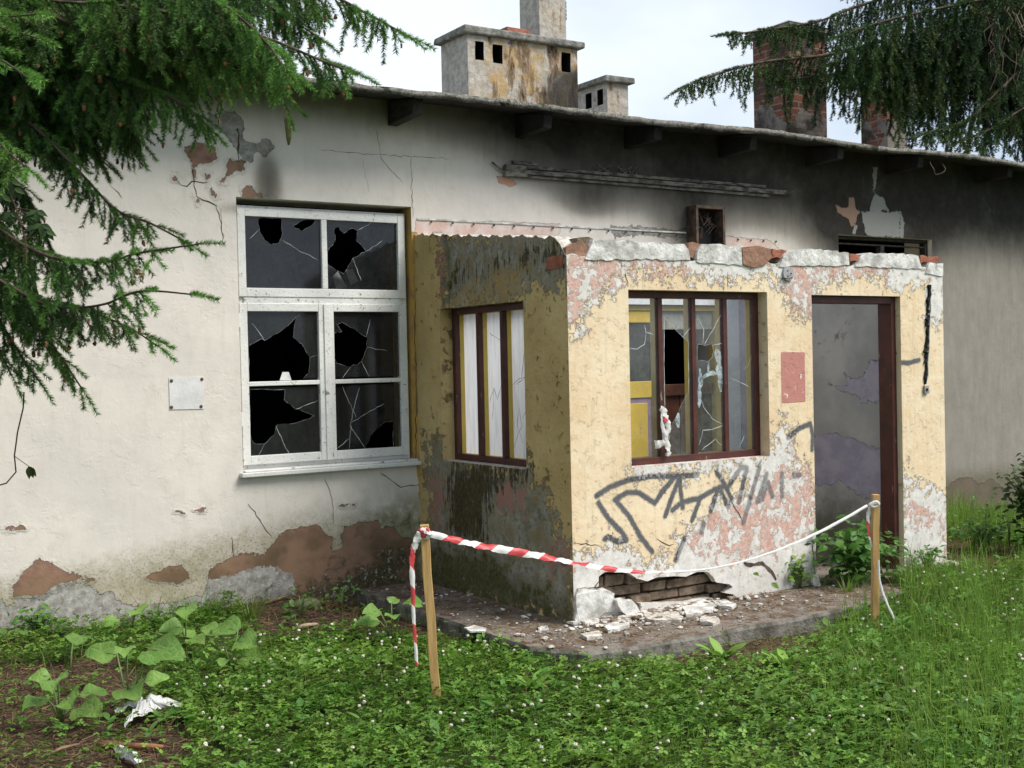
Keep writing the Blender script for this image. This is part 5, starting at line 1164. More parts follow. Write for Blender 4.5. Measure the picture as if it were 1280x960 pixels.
def burdock(base_px, leaves, label, z=None, grp='young burdock plants by the wall', zc=.16):
    b = bp(*base_px, 2, -.06); b[2] = float(gz(b[0], b[1])); root = empty('burdock_plant', b, label, 'plant', grp); fm = MB(); sm = MB()
    for (x, y, wpx) in leaves:
        off = rnd.uniform(-.12, .12); P0 = np.array(b)+np.array(n_cam)*off
        c = Vector(bpp(x, y, P0, n_cam)); dep = (c-Vector(CAM)).dot(Vector(F_)); L = 1.0*wpx*dep/FPX
        out_ = Vector((c.x-b[0], c.y-b[1], 0))
        if out_.length < .02: out_ = Vector((rnd.uniform(-1, 1), rnd.uniform(-1, 1), 0))
        out_.normalize(); out_ = (out_+Vector(-F_)*.5+Vector((0, 0, .15))).normalized()
        st = c-out_*L*.45; up = (Vector((0, 0, 1))+Vector((-F_[0], -F_[1], 0))*.7+Vector((rnd.uniform(-.3, .3), rnd.uniform(-.3, .3), 0)))
        leaf(fm, st, out_, up, L, L*rnd.uniform(.7, .85), HEART, rnd.uniform(.15, .5), .3, wav=L*.07)
        mid = Vector(b)*.5+st*.5+Vector((0, 0, .03)); sm.tube([b, mid, st, st+out_*L*.3], [.006, .005, .004, .002], 5)
    setvar(fm.build('foliage', M_burd, root, smooth=True)); sm.build('stem', M_stem, root, smooth=True); return root
burdock((160, 885), [(202, 812, 62), (163, 862, 50), (127, 815, 44), (156, 812, 34), (195, 848, 30)], 'biggest burdock, broad pale leaves just above the paper scrap')
burdock((75, 895), [(67, 851, 44), (45, 876, 38), (109, 887, 52), (116, 864, 34), (85, 875, 40), (50, 845, 26)], 'low sprawling burdock nearest the left edge over brown litter')
burdock((88, 840), [(97, 797, 34)], 'single-leaf burdock on a thin stalk left of the big burdock')
burdock((165, 800), [(172, 763, 36), (180, 780, 30), (139, 778, 28), (140, 792, 22)], 'burdock with small leaves at the foot of the grey plaster, behind the big burdock')
burdock((232, 815), [(232, 761, 38), (246, 799, 34), (215, 784, 30), (236, 790, 28)], 'upright burdock against the wall between the grey plaster and the grass tuft')
burdock((290, 835), [(281, 783, 46), (307, 802, 42), (312, 820, 38), (262, 786, 26), (280, 826, 24)], 'rightmost of the wall burdocks, beside the white clover flowers')
burdock((490, 800), [(461, 776, 32), (465, 764, 26), (491, 770, 24), (516, 752, 30), (492, 750, 20)], 'lone burdock between the left stake and the concrete slab')
def bush(name, label, cat, base_px, region, n_, lsz, mat, hgt=.5, grp=None, zb=-.05, depth=.3, stems=9, prof=OVATE, smat=None, Y=None):
    """leafy plant filling a pixel region (x0,y0,x1,y1) around its base"""
    b = bp(*base_px, 2, zb) if Y is None else bp(*base_px, 1, Y); b[2] = float(gz(b[0], b[1])) if not (0 < b[0] < 3.9 and -2.65 < b[1] < 0) else 0
    root = empty(name, b, label, cat, grp); fm = MB(); sm = MB(); x0, y0, x1, y1 = region; cx_, rx = (x0+x1)/2, (x1-x0)/2
    tips = []
    for i in range(stems):
        a_ = rnd.uniform(-1, 1); t_ = bpp(cx_+a_*rx*.8, y0+(abs(a_)**2)*(y1-y0)*.35+rnd.uniform(0, .2)*(y1-y0), np.array(b)+np.array(n_cam)*rnd.uniform(-depth, depth)*.7, n_cam)
        mid = (Vector(b)*.55+Vector(t_)*.45)+Vector((0, 0, .08)); sm.tube([b, mid, t_], [.006, .004, .002], 5); tips.append((Vector(b), mid, Vector(t_)))
    for i in range(n_):
        p, m1, q = rnd.choice(tips); t = rnd.random()**.6
        c = (p.lerp(m1, t*2) if t < .5 else m1.lerp(q, t*2-1))+Vector((rnd.gauss(0, 1), rnd.gauss(0, 1), rnd.gauss(0, .6)))*lsz*1.1
        c.z = max(c.z, b[2]+.02)
        d = Vector((rnd.gauss(0, 1), rnd.gauss(0, 1), rnd.uniform(-.5, .4))); L = lsz*rnd.uniform(.6, 1.25)
        leaf(fm, c, d, Vector((rnd.gauss(0, .4), rnd.gauss(0, .4)-.3, 1)), L, L*.55, prof, rnd.uniform(.1, .6), .2)
    setvar(fm.build('foliage', mat, root, smooth=True)); sm.build('stem', smat or M_stem, root, smooth=True); return root
bush('leafy_bush', 'dense green nettle bush filling the foot of the porch doorway', 'bush', (1068, 728), (1022, 662, 1125, 722), 520, .085, M_bush, depth=.35, stems=26, zb=0)
bush('doorway_vine', 'thin vine climbing the inner wall beside the dark red door post', 'vine', (1104, 690), (1096, 540, 1108, 640), 26, .05, M_shrub, depth=.05, stems=2, zb=0)
bush('dark_shrub', 'dark shrub at the right edge against the house wall', 'shrub', (1300, 700), (1252, 560, 1370, 680), 1500, .07, M_shrub, depth=.35, stems=40, zb=-.05)
bush('weed_patch', 'low weeds at the house wall between the porch and the dark shrub', 'weeds', (1230, 692), (1186, 650, 1262, 690), 260, .06, M_bush, depth=.4, stems=22, zb=-.02)
bush('tall_weed', 'tallest thin weed standing right of the porch', 'plant', (1232, 690), (1229, 618, 1236, 640), 30, .05, M_bush, depth=.03, stems=2, zb=-.02, prof=LANCE)
bush('tall_weed', 'thin weed against the wall just left of the dark shrub', 'plant', (1262, 690), (1256, 640, 1268, 655), 26, .05, M_bush, depth=.03, stems=2, zb=-.02, prof=LANCE)
bush('wall_weed', 'small broadleaf weed at the dark mossy part of the wall foot', 'plant', (376, 772), (366, 742, 388, 758), 22, .055, M_bush, depth=.04, stems=4, zb=-.03, grp='small weeds along the wall foot')
bush('wall_weed', 'small weed right of the mossy stone near the slab', 'plant', (428, 762), (416, 736, 440, 752), 26, .055, M_bush, depth=.04, stems=4, zb=-.03, grp='small weeds along the wall foot')
bush('wall_weed', 'small leafy weed under the grey plaster at the far left wall foot', 'plant', (45, 800), (10, 770, 90, 800), 150, .05, M_bush, depth=.15, stems=16, zb=-.03, grp='small weeds along the wall foot')
bush('wall_weed', 'little sprouting weed on the front corner of the concrete slab', 'plant', (625, 812), (617, 790, 634, 806), 26, .035, M_burd, depth=.03, stems=5, zb=-.02, grp='small weeds along the wall foot')
bush('wall_weed', 'yellowish grassy weed at the porch wall left of the doorway', 'plant', (1000, 735), (965, 702, 1018, 730), 120, .05, M_grass, depth=.05, stems=24, zb=0, prof=LANCE, grp='small weeds along the wall foot')
bush('wall_weed', 'single upright leaf growing before the porch wall', 'plant', (933, 744), (931, 718, 935, 724), 5, .07, M_burd, depth=.01, stems=2, zb=0, prof=LANCE, grp='small weeds along the wall foot')
bush('wall_weed', 'spreading weed at the right foot of the porch wall', 'plant', (1160, 716), (1130, 690, 1190, 714), 110, .05, M_bush, depth=.12, stems=16, zb=-.01, grp='small weeds along the wall foot')
# rosettes of dock leaves
def rosette(px, r_, n_, label, mat=M_clov, zb=-.1, grp='broad dock rosettes in the lawn', upr=.5):
    b = bp(*px, 2, zb); b[2] = float(gz(b[0], b[1])); fm = MB()
    for i in range(n_):
        a_ = i*2.4+rnd.uniform(-.3, .3); L = r_*rnd.uniform(.7, 1.15); leaf(fm, (b[0]+.01*math.cos(a_), b[1]+.01*math.sin(a_), b[2]+.03), (math.cos(a_), math.sin(a_), upr*rnd.uniform(.5, 1.6)), (0, 0, 1), L, L*.36, LANCE, rnd.uniform(.3, .8), .25, wav=L*.02)
    o = fm.build('dock_plant', mat, smooth=True); setvar(o, .3, 1); return tag(o, label, 'plant', grp)
rosette((905, 835), .19, 9, 'tall dock rosette on bare soil in front of the kerb', upr=1.4)
rosette((668, 870), .15, 7, 'dock rosette among clover flowers in front of the slab corner', upr=1.0)
rosette((985, 845), .15, 8, 'dock rosette in long grass right of the bare soil', upr=1.5)
rosette((1120, 880), .16, 10, 'plantain rosette below the right stake in the mixed lawn'); rosette((1075, 905), .17, 10, 'plantain rosette low in the lawn, left of the rosettes below the right stake')
rosette((1190, 868), .15, 10, 'plantain rosette at mid height of the lawn, right of the stake'); rosette((1215, 915), .17, 11, 'large plantain rosette near the bottom right of the lawn')
rosette((1265, 880), .15, 9, 'plantain rosette at the right edge of the lawn'); rosette((1140, 935), .16, 10, 'plantain rosette at the bottom edge of the lawn toward the right')
rosette((375, 850), .13, 9, 'lance-leaved rosette in the clover left of the left stake', mat=M_burd, upr=1.3)
rosette((205, 905), .12, 8, 'narrow-leaved rosette right of the paper scrap', mat=M_bush)
rosette((1150, 745), .10, 7, 'small round-leaved rosette right of the right stake near the path', mat=M_clov)
# tufts
def tuft(px, n_, h_, label, mat=M_grass, zb=-.05, spread=.05, w_=.008, grp='grass tufts at the wall foot'):
    b = bp(*px, 2, zb); b[2] = float(gz(b[0], b[1])) if not (0 < b[0] < 3.9 and -2.65 < b[1] < 0) else 0; fm = MB()
    for i in range(n_):
        a_ = rnd.uniform(0, 6.28); r_ = rnd.random()*spread; L = h_*rnd.uniform(.5, 1.1)
        leaf(fm, (b[0]+r_*math.cos(a_), b[1]+r_*math.sin(a_), b[2]-.01), (math.cos(a_)*.35, math.sin(a_)*.35, 1), (math.cos(a_), math.sin(a_), .2), L, w_, [1, .9, .7, .4, .05], -rnd.uniform(.2, .7), .1)
    o = fm.build('grass_tuft', mat, smooth=True); setvar(o, .1, .8); return tag(o, label, 'grass tuft', grp)
tuft((250, 782), 90, .22, 'wide fine grass tuft at the wall foot right of the upright burdock', spread=.16)
tuft((312, 775), 60, .2, 'grass tuft round the pale stone at the wall foot', spread=.12, zb=-.03)
tuft((316, 752), 9, .30, 'upright sword-like leaves left of the terracotta patch', w_=.016, spread=.03, zb=-.02)
tuft((192, 780), 5, .34, 'sparse tall blades in front of the grey plaster', w_=.012, spread=.04, zb=-.02)
tuft((1060, 740), 25, .16, 'arching grass tuft at the foot of the nettle bush', zb=0)
tuft((270, 860), 40, .14, 'pale feathery tuft in the clover right of the paper scrap', mat=M_shrub, spread=.1)
# bulk ground cover, placed over the whole lawn
def scatter(n_, xr, yr, cond):
    X = rs.uniform(*xr, n_); Y = rs.uniform(*yr, n_); k = cond(X, Y); return X[k], Y[k]
def in_house(X, Y): return (Y > -.03) | (sdf_poly(X, Y, SLABP) > -.015)
def px_of(X, Y): return proj_np(np.stack([X, Y, gz(X, Y)], -1))
def clump(X, Y, f, a): return vnoise(X*f+3, Y*f-2, 1)*.5+.5 > a
def clover_field(n_, xr, yr, sz, name_only=False):
    def cond(X, Y):
        lm = lawn_mask(X, Y); x, y, w_ = px_of(X, Y)
        dens = np.where(lm > .5, 1.0, np.where((x < 260) & (y > 820), .17, .05))
        dens = dens*np.where((x < 330) & (y < 860), .6, 1)*np.where(X > 1.9, .45, 1)
        dens = dens*(.55+.45*(vnoise(X*1.7, Y*1.7, 1.6) > -.25))
        return (~in_house(X, Y)) & (rs.rand(len(X)) < dens*np.where((sdf_poly(X, Y, SLABP) > -.07) & (X > -.2), .35, 1)) & (w_ > .5)
    return scatter(n_, xr, yr, cond)
def leaflets(X, Y, H, sz, nleaf=3):
    n_ = len(X); base = np.stack([X, Y, gz(X, Y)+H], -1); th0 = rs.uniform(0, 6.283, n_); tilt = rs.normal(0, .35, (n_, 2))+np.array([0, -.25])
    S_ = sz*rs.uniform(.6, 1.25, n_)
    V = []; Fc = []; k = 0
    sh = np.array([(0, 0, 0), (.45, -.42, .10), (.95, -.38, .06), (1.08, 0, .0), (.95, .38, .06), (.45, .42, .10)])
    for l in range(nleaf):
        a_ = th0+l*2.094; c, s_ = np.cos(a_)[:, None], np.sin(a_)[:, None]
        x = (sh[None, :, 0]*c-sh[None, :, 1]*s_)*S_[:, None]; y = (sh[None, :, 0]*s_+sh[None, :, 1]*c)*S_[:, None]
        z = sh[None, :, 2]*S_[:, None]*1.6-x*tilt[:, :1]*1-y*tilt[:, 1:]*-1
        V.append(np.stack([x, y, z], -1)+base[:, None, :])
    V = np.stack(V, 1).reshape(-1, 3); m_ = n_*nleaf; b = (np.arange(m_)*6)[:, None]
    Fc = np.concatenate([b+np.array([[0, 1, 2, 3]]), b+np.array([[0, 3, 4, 5]])], 1).reshape(-1, 4)
    var = np.repeat(np.clip(rs.normal(.45, .28, n_)+.25*vnoise(X, Y, 1.3), 0, 1), nleaf*6)
    return V, Fc, var
X, Y = clover_field(130000, (-3.9, 5.2), (-5.6, -.05), .014)
d_ = np.hypot(X-CX, Y-CY); Hn = np.clip(rs.normal(.058, .022, len(X)), .015, .12)*(1+.25*vnoise(X, Y, 2.2)); V1, F1, a1_ = leaflets(X, Y, Hn, .0182)
Xo, Yo = scatter(16000, (-11, 13), (-14, 0), lambda X, Y: (~in_house(X, Y)) & ~((X > -3.9) & (X < 5.2) & (Y > -5.6))); V2_, F2, a2_ = leaflets(Xo, Yo, np.full(len(Xo), .05), .03)
cl = np_obj('clover', np.concatenate([V1, V2_]), np.concatenate([F1, F2+len(V1)]), M_clov, attrs={'var': np.concatenate([a1_, a2_])}, smooth=True); tag(cl, kind='stuff', label='dense green clover leaves covering the lawn', cat='clover')
# clover flower heads
Xf, Yf = scatter(2600, (-3.2, 3.2), (-4.6, -1.0), lambda X, Y: (~in_house(X, Y)) & (lawn_mask(X, Y) > .6) & (rs.rand(len(X)) < .10+.33*(vnoise(X, Y, 1.5) > .15)*(Y > -3.4)))
mb = MB()
for x, y in zip(Xf, Yf):
    z = float(gz(x, y))+rnd.uniform(.085, .125); r_ = rnd.uniform(.006, .0105); mb.ellip((x, y, z), (r_, r_, r_*.8), 8, 6, 0, .3); mb.tube([(x, y, z-.06), (x, y, z-r_)], .0012, 3, 1, False)
tag(mb.build('clover_flowers', [M_flower, M_stem]), 'small round white clover flower heads scattered over the lawn', 'flowers', kind='stuff')
# grass
def blades(X, Y, H, w_, seg=4, lean=.45, Z=None):
    n_ = len(X); a_ = rs.uniform(0, 6.283, n_); ln = rs.uniform(.1, 1, n_)*lean; base = np.stack([X, Y, (gz(X, Y) if Z is None else Z)-.01], -1); d = np.stack([np.cos(a_), np.sin(a_)], -1)
    f = rs.uniform(0, 6.283, n_); sdv = np.stack([np.cos(f), np.sin(f)], -1); V = np.zeros((n_, (seg+1)*2, 3))
    for i in range(seg+1):
        t = i/seg; r_ = (ln*t**2)*H; zc = H*t*(1-.35*ln*t); ww = w_*(1-t**1.5)*.5+.0003
        for k, sg in enumerate((-1, 1)):
            V[:, 2*i+k, :2] = base[:, :2]+d*r_[:, None]+sdv*(sg*ww); V[:, 2*i+k, 2] = base[:, 2]+zc
    b = (np.arange(n_)*(seg+1)*2)[:, None]; Fc = np.concatenate([b+np.array([[2*i, 2*i+1, 2*i+3, 2*i+2]]) for i in range(seg)], 1).reshape(-1, 4)
    return V.reshape(-1, 3), Fc, np.repeat(np.clip(rs.normal(.5, .3, n_), 0, 1), (seg+1)*2)
def gcond(X, Y):
    x, y, w_ = px_of(X, Y); lm = lawn_mask(X, Y)
    dens = .12+.9*sstep(x, 930, 1120)*(1-.55*sstep(y, 850, 930))+.40*(vnoise(X, Y, 2.4) > .35)
    return (~in_house(X, Y)) & (rs.rand(len(X)) < dens*(.08+.92*lm)) & (w_ > .5)
X, Y = scatter(60000, (-3.9, 6.5), (-5.6, -.1), gcond); x_, y_, w_ = px_of(X, Y)
Hh = rs.uniform(.05, .16, len(X))+.19*sstep(x_, 960, 1100)*rs.rand(len(X))*(.4+1.0*(vnoise(X, Y, 3.1) > .1))
V3_, F3_, a3_ = blades(X, Y, Hh, .0045); X, Y = scatter(15000, (-11, 13), (-14, 0), lambda X, Y: (~in_house(X, Y)) & ~((X > -3.9) & (X < 6.5) & (Y > -5.6)))
V4_, F4_, a4_ = blades(X, Y, rs.uniform(.06, .2, len(X)), .008)
gr_ = np_obj('grass', np.concatenate([V3_, V4_]), np.concatenate([F3_, F4_+len(V3_)]), M_grass, attrs={'var': np.concatenate([a3_, a4_])}, smooth=True); tag(gr_, kind='stuff', label='long bright grass blades growing thickest on the right of the lawn', cat='grass')
# brown needle litter and crumbs
def sticks(X, Y, Z, L, w_):
    n_ = len(X); a_ = rs.uniform(0, 6.283, n_); d = np.stack([np.cos(a_), np.sin(a_), rs.normal(0, .22, n_)], -1)*L[:, None]/2; s_ = np.stack([-np.sin(a_), np.cos(a_), rs.normal(0, .5, n_)], -1)*w_[:, None]/2
    c = np.stack([X, Y, Z], -1); V = np.stack([c-d-s_, c+d-s_, c+d+s_, c-d+s_], 1).reshape(-1, 3); return V, np.arange(n_*4).reshape(-1, 4), np.repeat(rs.rand(n_), 4)
def slab_in(X, Y): return (sdf_poly(X, Y, SLABP) > .02) & ~((X > -.02) & (X < 3.6) & (Y > FD-.02))
def lcond(X, Y):
    sl = slab_in(X, Y); br = np.full(len(X), -9.)
    for p_ in BROWN: br = np.maximum(br, sdf_poly(X, Y, p_))
    return (sl & (rs.rand(len(X)) < .55+.3*(vnoise(X, Y, 3) > 0)-.35*(Y < -2.5))) | ((br > -.12) & ~in_house(X, Y)) | ((rs.rand(len(X)) < .10) & ~in_house(X, Y))
X, Y = scatter(70000, (-4.2, 5.5), (-4.2, -.02), lcond); on = slab_in(X, Y)
Z = np.where(on, .004, gz(X, Y))+rs.uniform(0, .016, len(X)); V5, F5, a5 = sticks(X, Y, Z, rs.uniform(.012, .05, len(X))*np.where(on, 1, 1+1.2*(rs.rand(len(X)) < .25)), rs.uniform(.0015, .006, len(X)))
tag(np_obj('needle_litter', V5, F5, M_litter, attrs={'var': a5}), kind='stuff', label='brown fallen needles and dry bits on the soil and slab', cat='litter')
mb = MB()
def crumb(x, y, r_):
    mb.ellip((x, y, r_*.3+.003), (r_*rnd.uniform(.7, 1.3), r_*rnd.uniform(.7, 1.3), r_*.45), 5, 4, 0, .3)
for i in range(620):
    if rnd.random() < .5: x = rnd.gauss(.55, .5); y = FD-.02-abs(rnd.gauss(0, .22))
    else: x = rnd.uniform(-.53, -.02) if rnd.random() < .5 else rnd.uniform(-.4, 2.2); y = rnd.uniform(-2.6, -.1) if x < 0 else rnd.uniform(-2.6, FD-.03)
    if slab_in(np.array([x]), np.array([y]))[0]: crumb(x, y, rnd.uniform(.003, .010) if rnd.random() < .8 else rnd.uniform(.01, .024))
for i in range(420):
    x = rnd.gauss(.45, .38); y = FD+.03-abs(rnd.gauss(0, .10))
    if -.02 < x < 2.0: k_ = len(mb.m); crumb(x, y, rnd.uniform(.008, .034)); mb.m[k_:] = [rnd.choice((0, 1, 2))]*(len(mb.m)-k_)
tag(mb.build('plaster_crumbs', [M_crumb, M_stone, M_rim]), 'white plaster crumbs strewn on the slab under the porch walls', 'rubble', kind='stuff')
# ---------------------------------------------------------------- spruces
def brush(axisP, n_need, L, w_, rad=1.0, up=None):
    """needles along a polyline: arrays of triangles"""
    A = np.asarray(axisP, float); seg = np.linalg.norm(np.diff(A, axis=0), axis=1); cum = np.r_[0, np.cumsum(seg)]; tt = np.sort(rs.rand(n_need))*cum[-1]
    P = np.stack([np.interp(tt, cum, A[:, k]) for k in range(3)], -1); D_ = np.stack([np.interp(tt+1e-3, cum, A[:, k])-np.interp(tt-1e-3, cum, A[:, k]) for k in range(3)], -1)
    D_ /= np.linalg.norm(D_, axis=1)[:, None]+1e-9
    r = rs.normal(0, 1, (n_need, 3)); r[:, 2] += .45; r -= (r*D_).sum(1)[:, None]*D_; r /= np.linalg.norm(r, axis=1)[:, None]+1e-9
    dirn = r*.85+D_*.65; dirn /= np.linalg.norm(dirn, axis=1)[:, None]; s_ = np.cross(dirn, rs.normal(0, 1, (n_need, 3))); s_ /= np.linalg.norm(s_, axis=1)[:, None]+1e-9
    Ln = (L*rs.uniform(.75, 1.15, n_need))[:, None]
    return np.stack([P-s_*w_/2, P+s_*w_/2, P+dirn*Ln], 1)
class Spruce:
    def __init__(s, name, base, h, r_, label, needL, needW, dens, mat):
        s.root = empty(name, base, label, 'spruce', None); s.base = Vector(base); s.nl, s.nw, s.dens = needL, needW, dens; s.dr = 2.2 if needL > .03 else 1.0; s.T = []; s.var = []; s.mat = mat; s.tw = MB(); s.cn = MB()
        m = MB(); n_ = 10; pts = [(base[0]+.03*math.sin(i), base[1]+.03*math.cos(i*1.3), base[2]-.2+(h+.2)*i/n_) for i in range(n_+1)]; m.tube(pts, [r_*(1-.93*(i/n_))*(1.25 if i == 0 else 1) for i in range(n_+1)], 12); m.build('trunk', M_bark, s.root, smooth=True)
    def shoot(s, p, d, L, tip, droop=.5):
        p = Vector(p); d = Vector(d).normalized(); pts = []
        for i in range(4): t = i/3; pts.append(p+d*L*t+Vector((0, 0, -droop*L*t*t*.5)))
        s.T.append(brush(pts, max(6, int(L*s.dens)), s.nl*(1.0 if tip < .6 else 1.1), s.nw)); s.var.append(np.full(len(s.T[-1])*3, min(1, max(0, tip+rnd.gauss(0, .08)))))
        return pts
    def twig(s, p, d, L, tip, droop, sub=.045, sl=.09, rad=.003, cone=.1, hang=True):
        """secondary: drooping twig with shoots both sides"""
        p = Vector(p); d = Vector(d).normalized(); n_ = max(3, int(L/.05)); pts = [p]
        for i in range(n_):
            d = (d+Vector((rnd.gauss(0, .07), rnd.gauss(0, .07), -droop*.05/(.05+L*.2)*.5*s.dr))).normalized(); pts.append(pts[-1]+d*L/n_)
        s.tw.tube(pts, [rad*(1-.7*i/n_) for i in range(n_+1)], 4, 0, False)
        s.T.append(brush(pts, int(L*s.dens*.9), s.nl, s.nw)); s.var.append(np.full(len(s.T[-1])*3, tip*.8))
        k = max(2, int(L/sub))
        for i in range(k):
            t = (i+.5)/k; j = min(n_-1, int(t*n_)); q = pts[j].lerp(pts[j+1], t*n_-j); ax = (pts[j+1]-pts[j]).normalized(); side = ax.cross(Vector((rnd.gauss(0, .5), rnd.gauss(0, .5), 1))).normalized()*(1 if i % 2 else -1)
            tl = tip if rnd.random() < .75 else min(1, tip+.5)
            e = s.shoot(q, ax*.75+side*.7+Vector((0, 0, -.25 if hang else .1)), sl*rnd.uniform(.6, 1.2)*(1-.4*t), tl, .6)
            if rnd.random() < cone: s.cn.ellip(e[-1]+Vector((0, 0, -.008)), (rnd.uniform(.004, .008), rnd.uniform(.004, .008), rnd.uniform(.007, .015)), 6, 4, 0, .35)
        return pts
    def branch(s, pts, rad, curt, tipc=.3, sub=.05, sl=.09, side=.5, step=.055, cone=.1, start=0.0, upshoot=True):
        """primary limb with hanging curtain twigs; curt(t)->length"""
        P = [Vector(p) for p in pts]; C_ = []
        for i in range(len(P)-1):
            a, b, c, d = P[max(i-1, 0)], P[i], P[i+1], P[min(i+2, len(P)-1)]
            for j in range(8): t = j/8; C_.append(.5*((2*b)+(-a+c)*t+(2*a-5*b+4*c-d)*t*t+(-a+3*b-3*c+d)*t**3))
        C_.append(P[-1]); n_ = len(C_); cum = [0]
        for i in range(1, n_): cum.append(cum[-1]+(C_[i]-C_[i-1]).length)
        m = MB(); m.tube(C_, [rad*(1-.85*cum[i]/cum[-1])+.0015 for i in range(n_)], 7); m.build('branch', M_bark, s.root, smooth=True)
        tot = cum[-1]; x = start*tot
        while x < tot:
            i = max(j for j in range(n_-1) if cum[j] <= x); f = (x-cum[i])/max(1e-6, cum[i+1]-cum[i]); q = C_[i].lerp(C_[i+1], f); ax = (C_[i+1]-C_[i]).normalized(); t = x/tot
            L = curt(t)*(rnd.uniform(.55, 1.15) if s.dr < 2 else rnd.choice((.35, .6, .9, 1.3))*rnd.uniform(.8, 1.1)); sdv = ax.cross(Vector((0, 0, 1))).normalized()*rnd.choice((-1, 1))
            if L > .03: s.twig(q, ax*.45+sdv*side*rnd.uniform(.4, 1.3)+Vector((0, 0, -.35)), L, tipc*rnd.uniform(.2, 1.2)+(.35 if t > .85 else 0), 1.0, sub, sl, .0035, cone)
            if upshoot and rnd.random() < .5: s.shoot(q, ax+sdv*.6+Vector((0, 0, .15)), sl*1.1, min(1, tipc+.35), .3)
            x += step*rnd.uniform(.6, 1.4)
        s.shoot(C_[-2], C_[-1]-C_[-2], sl*1.2, .9, .2)
    def done(s):
        T = np.concatenate(s.T).reshape(-1, 3); np_obj('crown', T, np.arange(len(T)).reshape(-1, 3), s.mat, s.root, attrs={'var': np.concatenate(s.var)})
        s.tw.build('twigs', M_twig, s.root)
        if s.cn.v: s.cn.build('bud_clusters', M_cone, s.root)['kind'] = 'stuff'
TB = (-4.75, -3.1, -.05)
sp = Spruce('spruce_tree', TB, 13, .17, 'near spruce whose drooping green branches hang over the upper left wall', .019, .0030, 1700, M_need)
def path(hz, pxs, dep0, dep1):
    P = [(TB[0], TB[1], hz)]
    for i, (x, y) in enumerate(pxs): P.append(at(x, y, dep0+(dep1-dep0)*i/max(1, len(pxs)-1)))
    return P
def cur(a, b, peak=None): return lambda t: (a+(b-a)*t)*min(1, (1.0-t)*4+.18)
S1 = [ # trunk height, pixel path, depths, curtain lengths, radius, tip colour
    (4.2, [(40, -30), (160, -25), (290, -30), (400, -10), (455, 15), (507, 44)], 4.9, 4.4, (.45, .16), .016, .3),
    (4.0, [(40, 0), (150, 8), (260, 25), (340, 50), (400, 75), (446, 92)], 4.7, 4.2, (.50, .20), .015, .35),
    (4.3, [(20, -60), (140, -50), (260, -55), (350, -30), (395, 10)], 5.1, 4.8, (.65, .35), .016, .15),
    (4.1, [(10, -20), (110, -10), (200, 10), (290, 40), (345, 85)], 5.3, 5.0, (.75, .40), .014, .12),
    (3.6, [(-30, 60), (60, 80), (140, 95), (220, 125), (262, 160)], 4.8, 4.5, (.50, .20), .014, .2),
    (3.3, [(-40, 130), (30, 150), (90, 205), (144, 261), (188, 279), (233, 303)], 4.8, 4.4, (.34, .08), .012, .25),
    (3.1, [(-60, 250), (0, 287), (35, 309), (79, 325), (131, 327), (175, 316), (249, 305)], 4.7, 4.2, (.42, .06), .011, .35),
    (2.9, [(-60, 320), (0, 350), (50, 378), (87, 385), (131, 380), (175, 364), (240, 368)], 4.6, 4.2, (.30, .06), .010, .35),
    (2.8, [(-40, 360), (60, 376), (109, 388), (162, 410), (196, 432)], 4.7, 4.4, (.26, .07), .008, .3),
    (2.9, [(-60, 300), (-10, 340), (30, 380), (65, 430), (104, 488)], 4.8, 4.6, (.30, .10), .010, .3),
    (2.9, [(-80, 250), (-30, 330), (0, 400), (30, 450), (50, 478)], 4.9, 4.7, (.30, .10), .010, .25),
    (3.8, [(-20, 20), (60, 30), (110, 60), (140, 110), (150, 170)], 5.2, 5.0, (.70, .45), .012, .1),
    (3.9, [(-20, 10), (70, 20), (180, 60), (215, 100)], 5.0, 4.8, (.60, .35), .012, .15),
    (3.9, [(0, -20), (230, -10), (310, 30), (360, 90)], 4.6, 4.2, (.45, .2), .010, .55),
    (3.5, [(-60, 130), (-20, 160), (10, 190), (40, 215)], 4.3, 4.0, (.28, .10), .008, .55)]
S1 += [(3.0, [(-80, 230), (-20, 260), (20, 300), (45, 360), (60, 420)], 4.9, 4.7, (.34, .16), .010, .2), (3.2, [(-80, 180), (-10, 200), (30, 240), (60, 300), (80, 350)], 5.1, 4.9, (.45, .2), .010, .15),
       (3.4, [(-60, 110), (40, 130), (100, 160), (125, 200)], 5.2, 5.0, (.55, .25), .010, .1), (2.9, [(-80, 330), (-30, 380), (-5, 430), (15, 470)], 4.8, 4.7, (.30, .12), .008, .25), (3.7, [(150, 60), (280, 70), (340, 95), (359, 136)], 4.7, 4.36, (.3, .06), .008, .4)]
S1x = []
for hz, pxs, d0, d1, cc, rd, tc_ in S1[:5]+S1[11:14]:      # a second layer of limbs fills the mass near the top
    jx, jy, jd = rnd.uniform(-50, -15), rnd.uniform(-25, 25), rnd.uniform(.15, .6); S1x.append((hz+.15, [(x*.86+jx, y+jy) for x, y in pxs], d0+jd, d1+jd, (cc[0]*1.1, cc[1]*1.3), rd*.8, tc_*.5))
for hz, pxs, d0, d1, (c0, c1), rd, tc_ in S1+S1x: sp.branch(path(hz, pxs, d0, d1), rd, cur(c0, c1), tc_, .036, .10, .55, .034, .10, start=.18)
# a few bright near sprays
for hz, pxs, d0, d1 in [(2.9, [(-60, 10), (0, 20), (44, 18)], 3.6, 3.4), (2.7, [(-60, 60), (0, 75), (36, 98)], 3.6, 3.4), (2.7, [(-80, 30), (-20, 30), (48, 48)], 3.6, 3.5)]:
    sp.branch(path(hz, pxs, d0, d1), .006, cur(.08, .05), .75, .04, .07, .8, .05, .02, start=.4)
